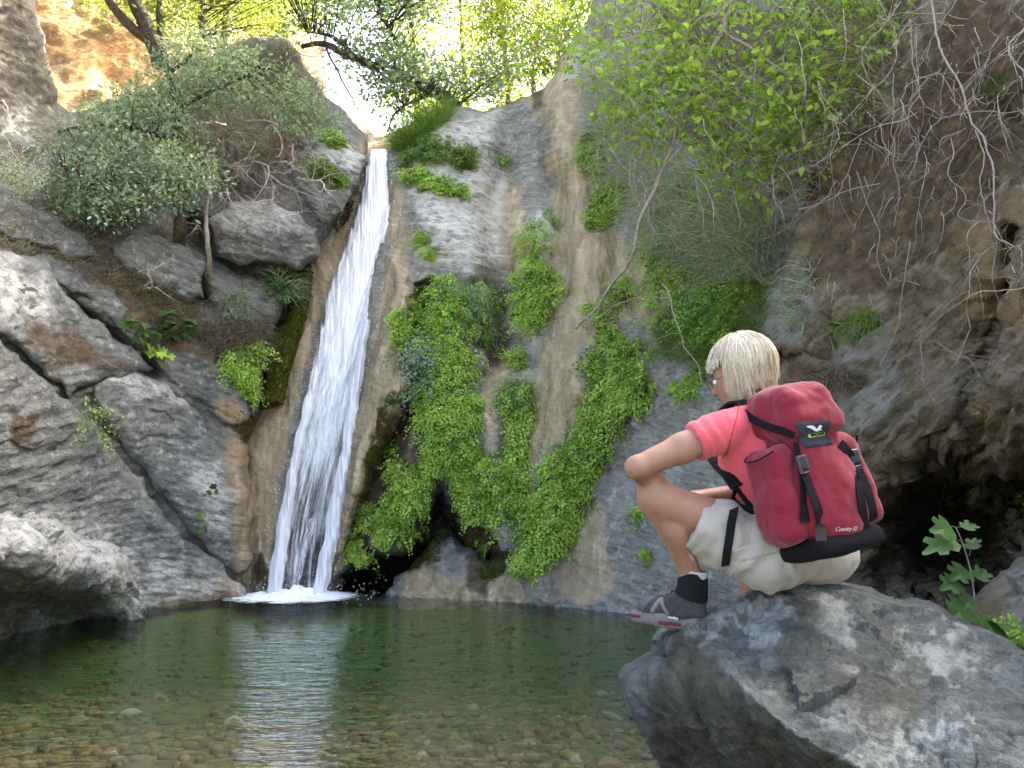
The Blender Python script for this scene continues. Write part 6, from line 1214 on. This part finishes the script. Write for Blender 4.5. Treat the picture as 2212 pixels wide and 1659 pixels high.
def text_mesh(name, body_, size, mat, parent, O, ax, ay, nz, extr=.0008, shear=0.0, offset=0.0, spacing=1.0):
    cu = bpy.data.curves.new(name, 'FONT'); cu.body = body_; cu.size = size; cu.extrude = extr; cu.shear = shear; cu.offset = offset; cu.align_x = 'CENTER'; cu.align_y = 'CENTER'; cu.space_character = spacing
    tmp = bpy.data.objects.new(name, cu); COL.objects.link(tmp); dg = bpy.context.evaluated_depsgraph_get(); me = bpy.data.meshes.new_from_object(tmp.evaluated_get(dg)); bpy.data.objects.remove(tmp); me.name = name
    o = bpy.data.objects.new(name, me); COL.objects.link(o); me.materials.clear(); me.materials.append(mat); M = Matrix([[ax[i], ay[i], nz[i], O[i]] for i in range(3)] + [[0, 0, 0, 1]]); me.transform(M)
    o.parent = parent
    o.matrix_parent_inverse = Matrix.Translation(-Vector(parent.location)); return o
M_white = plain_mat('white_print', (.70, .72, .72), .7, .2, .06)
bo_a = unit(np.array([-.62, .785, -.02])); bo_s = unit(np.cross([0, 0, 1.0], bo_a)); bo_u = np.cross(bo_a, bo_s)
text_mesh('lettering', 'tecnica', .014, M_white, bo_l, to_l((.085, .049, .030)), -bo_a, bo_u, bo_s)

# --- hair: an under-layer and many locks
def hair_fn(p):
    d = s_ell(p, HC + UPH * .004 - FH * .006, (.083, .101, .106), MH); d = smin(d, s_ell(p, HC - FH * .038 - UPH * .040, (.066, .050, .056), MH), .03)
    q = (p - HC) @ MH.T; face = (q[:, 1] > .030 - .10 * np.maximum(0, q[:, 2])) & (q[:, 2] < .035)
    cut = np.maximum(.018 - q[:, 1] * .55, 0) ; lim = np.maximum(-(q[:, 2] - .040) - 0, 0)
    d = np.maximum(d, np.minimum(q[:, 1] - .022, .036 - q[:, 2])); d = np.maximum(d, -.088 - q[:, 2]); return d - wr(p, 531, .003, 26)
m, nt, out = new_mat('blonde_hair'); t = NT(nt); c = t.ramp(t.attr('rnd'), [(0, (.16, .125, .072)), (.3, (.36, .305, .19)), (.65, (.58, .51, .35)), (1, (.76, .71, .56))])
p_ = t.bsdf(c, .42, .45); p_.inputs['Anisotropic'].default_value = .5; t.l(p_.outputs[0], out.inputs[0]); M_hair = m
V, Fq = solid(hair_fn, HC - .16, HC + .16, .005); VH, FHq = [V], [Fq]; RH = [np.full(len(V), .42)]; nb = len(V)
rh = np.random.default_rng(540); S = 11
for k in range(4300):
    ph = rh.uniform(-pi, pi); fw = abs(ph); r = np.array([.088, .107, .112]) * (rh.uniform(.97, 1.09) if k % 12 else rh.uniform(1.06, 1.16)); part = SDH * .012 - FH * .015
    if fw < 1.12: tm, hang = rh.uniform(.85, 1.36), 0.0
    elif fw < 1.24: continue
    elif fw < 1.85: tm, hang = rh.uniform(1.45, 1.75), rh.uniform(.03, .10)
    else: tm, hang = rh.uniform(1.45, 2.15), rh.uniform(0, .02)
    th0 = rh.uniform(.02, .7); th = np.linspace(th0, tm, S - 3); sw_ = ph + .12 * np.sin(th * 1.4) * (1 if ph > 0 else -1) + rh.normal(0, .07) + .10 * np.sin(th * rh.uniform(2, 5) + rh.uniform(0, 6)) * (k % 3 == 0)
    q = np.stack([np.sin(th) * np.sin(sw_) * r[0], np.sin(th) * np.cos(sw_) * r[1], np.cos(th) * r[2]], -1)
    d = q[-1] - q[-2]; d = d / np.linalg.norm(d); tail = [q[-1]]
    for j in range(3): d = unit(d * .6 + np.array([-.10 * np.sign(ph), -.06 if fw > 1.75 else .05, -.8])); tail.append(tail[-1] + d * (hang / 3 + .004))
    q = np.concatenate([q, tail[1:]]) + rh.normal(0, .0009, (S, 3)); tz = np.concatenate([th, np.full(3, th[-1])]); q[:, :2] *= (1 - (.07 if fw > 1.9 else 0) * smooth(1.35, 2.1, tz))[:, None]; C = HC + q @ MH + part * np.linspace(1, 0, S)[:, None] * .6
    tang = unit(np.gradient(C, axis=0)); nrm = unit(C - HC); wd = unit(np.cross(tang, nrm)) * (rh.uniform(.0006, .0017) * np.linspace(1, .35, S))[:, None]
    VV = np.stack([C - wd, C + nrm * .0012, C + wd], 1).reshape(-1, 3); i = np.arange(S).reshape(-1, 1) * 3; b = nb + i[:-1]
    VH.append(VV); FHq.append(np.concatenate([np.concatenate([b, b + 1, b + 4, b + 3], 1), np.concatenate([b + 1, b + 2, b + 5, b + 4], 1)])); tone = np.clip(.62 + .26 * np.sin(ph * 3 + 1) * .4 + rh.normal(0, .24) - (.12 if fw > 2.2 else 0), 0, 1)  # locks at the back are toned down: shade put into the hair colour
    RH.append(np.clip(np.repeat(tone + .10 * np.cos(np.linspace(0, 2.5, S)), 3), 0, 1)); nb += S * 3
mesh_obj('hair', np.concatenate(VH), np.concatenate(FHq), M_hair, person, {'rnd': np.concatenate(RH)})
# spectacles
gl_ = mesh_obj('spectacles', [HC] * 3, [np.array([(0, 1, 2)])], M_black, person); bpy.data.objects.remove(gl_); tb = Tubes()
for s in (-1, 1):
    e0 = HC + SDH * s * .080 - UPH * .018 - FH * .005; e1 = HC + SDH * s * .070 - UPH * .020 + FH * .098; tb.add([e0, (e0 + e1) / 2 + SDH * s * .004, e1], .0016, .0016, 5); an = np.linspace(0, 2 * pi, 17); cc = HC + SDH * s * .036 - UPH * .026 + FH * .112
    tb.add(cc + SDH * (np.cos(an) * .027)[:, None] + UPH * (np.sin(an) * .018)[:, None] - FH * (np.abs(np.cos(an)) * .006 * (np.sign(np.cos(an)) == s))[:, None], .0014, .0014, 4)
tb.add([HC - UPH * .022 + FH * .118 - SDH * .010, HC - UPH * .020 + FH * .121, HC - UPH * .022 + FH * .118 + SDH * .010], .0014, .0014, 4); tb.build('spectacles', plain_mat('dark_metal', (.05, .045, .04), .35, .5, .1), person)

# ------------------------------------------------------------------ the backpack
PU = unit(np.array([-.215, .10, .97])); PN = np.array([.36, -.93, .10]); PW = unit(np.cross(PU, PN)); PN = np.cross(PW, PU); PO = P(1752, 1197, 2.56); MP = np.stack([PW, PN, PU])
def tow(L): return np.asarray(L, float) @ MP + PO
def face(px, py, b):
    """where the sight line through (px, py) meets the pack's plane b"""
    r = P(px, py, 3.0) - np.array([0, 0, CAM_H]); k = (b - (np.array([0, 0, CAM_H]) - PO) @ PN) / (r @ PN); X = np.array([0, 0, CAM_H]) + r * k; return (X - PO) @ MP.T
pack = empty('backpack', PO, 'red hiking backpack with black straps worn by the seated woman', 'backpack')
def pmesh(name, fn, lo, hi, h, mat, parent=pack): V, Fq = solid(fn, lo, hi, h); return mesh_obj(name, tow(V), Fq, mat, parent)
def pw(p, s, amp=.006, sc=11): return wr(p, s, amp, sc)
def p_main(p):
    w = .130 - .042 * smooth(.12, .42, p[:, 2]) ; q = p.copy(); q[:, 0] = q[:, 0] * (.130 / w)
    d = s_box(q, (0, .100, .225), (.130, .098, .195), .062); d = smin(d, s_ell(q, (0, .155, .17), (.105, .062, .15)), .04)
    g = .004 * np.sin(p[:, 0] * 150 + 2 * perlin(np.asarray(p, float) * 10, 552)) * smooth(.28, .38, p[:, 2]); return d - g - pw(p, 551, .007, 10)
pmesh('main_compartment', p_main, (-.2, -.05, -.02), (.2, .27, .46), .006, M_pack)
def p_lid(p):
    d = smin(s_box(p, (-.006, .105, .435), (.106, .112, .075), .058), s_ell(p, (-.012, .085, .475), (.096, .095, .058)), .03); d = smin(d, s_box(p, (0, .150, .385), (.102, .066, .042), .034), .03)
    return d - pw(p, 553, .009, 11) - .003 * np.sin(p[:, 1] * 90 + 3 * perlin(np.asarray(p, float) * 9, 554)) * smooth(.06, -.02, p[:, 1] - .06)
lid = pmesh('lid', p_lid, (-.2, -.06, .3), (.2, .28, .58), .0055, M_pack)
for s in (-1, 1):
    def p_poc(p, s=s):
        p = p.copy(); p[:, 0] += s * .10 * (p[:, 2] - .20); d = s_box(p, (s * .138, .092, .20), (.046, .075, .145), .036); d = smin(d, s_ell(p, (s * .150, .095, .16), (.044, .065, .11)), .03); return d - pw(p, 555 + s, .007, 12) - .002 * np.sin(p[:, 2] * 110) * smooth(.28, .34, p[:, 2])
    pmesh('side_pocket', p_poc, (-.25, -.03, 0), (.25, .22, .40), .006, M_pack)
    tb = Tubes(); tb.add(tow(spline([(s * .150, .02, .335), (s * .195, .06, .318), (s * .200, .12, .31), (s * .165, .165, .325)], 8)), .003, .003, 4); tb.build('zip', M_black, pack)
pmesh('base', lambda p: smin(s_box(p, (0, .095, .024), (.134, .102, .032), .028), s_ell(p, (0, .11, .020), (.12, .09, .030)), .03) - pw(p, 557, .004, 12), (-.2, -.05, -.08), (.2, .27, .12), .006, M_black)
pmesh('back_panel', lambda p: s_box(p, (0, -.002, .24), (.120, .022, .22), .02) - pw(p, 558, .004, 12), (-.2, -.06, -.02), (.2, .06, .5), .007, M_black)

def ribbon(name, pts, width, across, mat, parent, th=.0022, m=8):
    """webbing: a flat strip with thickness along a smooth line; across may be one direction or one per point"""
    c = spline(pts, m); T = unit(np.gradient(c, axis=0)); A = np.broadcast_to(np.asarray(across, float), (len(pts), 3)); A = spline(A, m); A = unit(A - T * (A * T).sum(-1, keepdims=True)); N = np.cross(T, A)
    V = np.stack([c - A * width / 2 - N * th, c + A * width / 2 - N * th, c + A * width / 2 + N * th, c - A * width / 2 + N * th], 1); n = len(c); i = np.arange(n * 4).reshape(n, 4); j = np.roll(i, -1, 1)
    return mesh_obj(name, V.reshape(-1, 3), [np.stack([i[:-1], j[:-1], j[1:], i[1:]], -1).reshape(-1, 4), np.array([[0, 1, 2, 3], [4 * n - 1, 4 * n - 2, 4 * n - 3, 4 * n - 4]])], mat, parent, smooth_shade=False)
def p_pocs(p):
    p = p.copy(); p[:, 0] += np.sign(p[:, 0]) * .10 * (p[:, 2] - .20); return np.minimum(s_box(p, (.138, .092, .20), (.046, .075, .145), .036), s_box(p, (-.138, .092, .20), (.046, .075, .145), .036)) - .004
def surf_b(a, c, fns=(p_main, p_lid, p_pocs), off=.004):
    """outermost b of the pack at (a, c)"""
    b = np.linspace(.30, 0, 300); p = np.stack([np.full(300, a), b, np.full(300, c)], -1).astype(np.float32); v = np.min([f(p) for f in fns], 0); i = np.argmax(v < 0); return b[i] + off
def on_pack(pts, **kw): return [tow((a, surf_b(a, c, **kw), c)) for a, c in pts]
bd = .20
def fc(px, py, b=bd):
    for k in range(5): f = face(px, py, b); b = .5 * b + .5 * surf_b(f[0], f[2], off=0)
    return (f[0], f[2])
def on_px(pts, off): return [tow((a, surf_b(a, c, off=off), c)) for a, c in (fc(x, y) for x, y in pts)]
for k_, (main_, loose_, bk) in enumerate((([(1716, 958), (1724, 985), (1730, 1012), (1733, 1050), (1736, 1090), (1738, 1128)], [(1734, 1030), (1746, 1062), (1760, 1100), (1766, 1140), (1763, 1172)], (1729, 1006)),
                                          ([(1812, 958), (1830, 978), (1846, 1000), (1851, 1040), (1858, 1090), (1868, 1146)], [(1848, 1015), (1860, 1040), (1872, 1075), (1880, 1108), (1883, 1124)], (1843, 992)))):
    st = ribbon('strap', on_px(main_, .006), .029, PW, M_black, pack); ribbon('loose_strap', on_px(loose_, .013), .028, PW, M_black, pack); k = on_px([bk], .006)[0]
    V, Fq = solid(lambda p: np.minimum(np.maximum(s_box(p, (0, 0, 0), (.020, .007, .030), .005), -s_box(p, (0, .005, -.017), (.012, .006, .004), .001)), np.minimum(s_cap(p, (-.015, .006, .02), (-.015, .006, -.015), .003, .003), s_cap(p, (.015, .006, .02), (.015, .006, -.015), .003, .003))), (-.03, -.02, -.04), (.03, .02, .04), .0025)
    mesh_obj('buckle', V @ MP + k + PN * .006, Fq, plain_mat('black_plastic', (.022, .025, .032), .35, .5, .1), st)
# straps from the lid to the buckles, shoulder and hip straps
ribbon('lid_strap', [tow(x) for x in ((-.112, .02, .475), (-.121, .06, .445), (-.120, .12, .405), (-.112, .170, .378), (-.100, .192, .358))], .024, (PN + PU) * .7, M_black, pack)
ribbon('shoulder_strap', [tow((-.075, .0, .45)), P(1598, 868, 2.58), P(1566, 884, 2.64), P(1535, 930, 2.78), P(1540, 985, 2.76), P(1572, 1022, 2.605), P(1592, 1052, 2.575)], .045, [PW, PW, PW, np.array([.6, .5, .2]), np.array([.6, .6, .3]), np.array([.55, .2, .5]), np.array([.6, .1, .3])], M_black, pack, .004)
ribbon('strap', drop_on(shirt, [P(1588, 1048, 2.575), P(1604, 1070, 2.56), P(1622, 1096, 2.55), P(1640, 1120, 2.54)], .008), .018, np.array([.7, 0, .6]), M_black, pack)
hang_ = drop_on(lambda q: np.minimum(shorts(q), shirt(q)), [P(x, y, 2.55) for x, y in ((1592, 1056), (1588, 1080), (1585, 1105), (1580, 1130), (1576, 1160), (1571, 1190), (1567, 1222))], .012)
ribbon('strap', hang_, .026, np.array([1, .1, .1]), M_black, pack, m=4)
ribbon('hip_belt', [tow((-.10, .0, .085)), P(1640, 1108, 2.56), P(1606, 1102, 2.60), P(1590, 1100, 2.70)], .034, PU, M_black, pack, .004)
ribbon('haul_loop', [tow((-.03, .005, .50)), tow((-.02, .0, .525)), tow((.02, .0, .525)), tow((.03, .005, .50))], .016, PN, M_black, pack)
# badge: dark panel, eagle, lozenge, lettering
def panel(name, poly, b_off, th, mat, parent, rnd=None):
    """flat patch with thickness that follows the curve of the pack"""
    poly = np.array(poly, float); r_ = poly.mean(0); n = len(poly); b = np.array([surf_b(a, c, off=b_off) for a, c in poly]); bc = surf_b(*r_, off=b_off)
    top = np.concatenate([np.stack([poly[:, 0], b, poly[:, 1]], -1), [[r_[0], bc, r_[1]]]]); bot = top - np.array([0, th, 0]); V = tow(np.concatenate([top, bot])); i = np.arange(n); j = (i + 1) % n
    F = [np.stack([i, j, np.full(n, n)], -1), np.stack([j + n + 1, i + n + 1, np.full(n, 2 * n + 1)], -1)]; return mesh_obj(name, V, F + [np.stack([i, i + n + 1, j + n + 1, j], -1)], mat, parent, smooth_shade=False)
def grid_panel(name, corners, b_off, mat, parent, nu=14, nv=9):
    c = np.array(corners, float); u = np.linspace(0, 1, nu); v = np.linspace(0, 1, nv); g = ((c[0] * (1 - u)[:, None] + c[1] * u[:, None])[None] * (1 - v)[:, None, None] + (c[3] * (1 - u)[:, None] + c[2] * u[:, None])[None] * v[:, None, None]).reshape(-1, 2)
    b = np.array([surf_b(a, cc, off=b_off) for a, cc in g]); top = np.stack([g[:, 0], b, g[:, 1]], -1); bot = top - np.array([0, .004, 0]); V = tow(np.concatenate([top, bot])); idx = np.arange(nu * nv).reshape(nv, nu); q = np.stack([idx[:-1, :-1], idx[1:, :-1], idx[1:, 1:], idx[:-1, 1:]], -1).reshape(-1, 4); N_ = nu * nv
    per = np.concatenate([idx[0, :], idx[1:, -1], idx[-1, -2::-1], idx[-2:0:-1, 0]]); pj = np.roll(per, -1); return mesh_obj(name, V, [q, q[:, ::-1] + N_, np.stack([per, pj, pj + N_, per + N_], -1)], mat, parent)
badge = grid_panel('badge', [fc(1712, 915), fc(1788, 908), fc(1800, 960), fc(1741, 969)], .003, cloth_mat('badge_cloth', (.030, .036, .045), 500, .2), lid)
M_lime = plain_mat('lime_print', (.44, .50, .12), .6, .3, .06); M_ink = plain_mat('dark_ink', (.02, .025, .02), .7, .2, .05)
def px_poly(src, ox=1950, oy=1020, sc=160 / 2212): return [fc((ox + x * sc) * .8848, (oy + y * sc) * .8848) for x, y in src]
for wing in ([(205, 300), (330, 275), (440, 285), (500, 330), (560, 400), (590, 445), (560, 470), (500, 460), (430, 405), (350, 365), (270, 345)], [(560, 400), (620, 340), (650, 270), (690, 262), (735, 300), (720, 340), (670, 380), (655, 400), (700, 395), (735, 410), (740, 428), (690, 425), (650, 445), (600, 470), (565, 478)]):
    panel('eagle', px_poly(wing), .0062, .002, M_white, badge)
pill = []
a0 = np.array([(345, 620), (780, 548)], float)
for k in range(9): an = pi / 2 + pi * k / 8; pill.append((a0[0][0] + 62 * cos(an + .16), a0[0][1] - 66 * sin(an + .16)))
for k in range(9): an = -pi / 2 + pi * k / 8; pill.append((a0[1][0] + 62 * cos(an + .16), a0[1][1] - 66 * sin(an + .16)))
panel('lozenge', px_poly(pill), .0062, .002, M_lime, badge)
def put_text(name, txt, c0, c1, size, mat, parent, off, **kw):
    """lettering along the line between two photograph points, laid onto the pack's curved surface"""
    A, B = np.array(fc(*c0)), np.array(fc(*c1)); mid = (A + B) / 2; e = unit(B - A); f = np.array([-e[1], e[0]])
    o = text_mesh(name, txt, size, mat, parent, (0, 0, 0), (1, 0, 0), (0, 1, 0), (0, 0, 1), **kw); n = len(o.data.vertices); co = np.zeros(n * 3); o.data.vertices.foreach_get('co', co); co = co.reshape(-1, 3)
    ac = mid + co[:, :1] * e + co[:, 1:2] * f; base = np.array([surf_b(x, y, off=0) for x, y in ac]); V = tow(np.stack([ac[:, 0], base + off + co[:, 2], ac[:, 1]], -1)); o.data.vertices.foreach_set('co', V.astype(np.float32).ravel()); o.data.update(); return o
S_ = 160 / 2212 * .8848
put_text('lettering', 'SALEWA', (1950 * .8848 + 350 * S_, 1020 * .8848 + 622 * S_), (1950 * .8848 + 785 * S_, 1020 * .8848 + 558 * S_), .0125, M_ink, badge, .0085, offset=.0003)
put_text('lettering', 'Country 32', (2000 * .8848 + 420 * S_, 1260 * .8848 + 460 * S_), (2000 * .8848 + 1310 * S_, 1260 * .8848 + 430 * S_), .0175, plain_mat('pale_stitch', (.50, .40, .40), .8, .2, .1), pack, .003, shear=.35, spacing=.92)
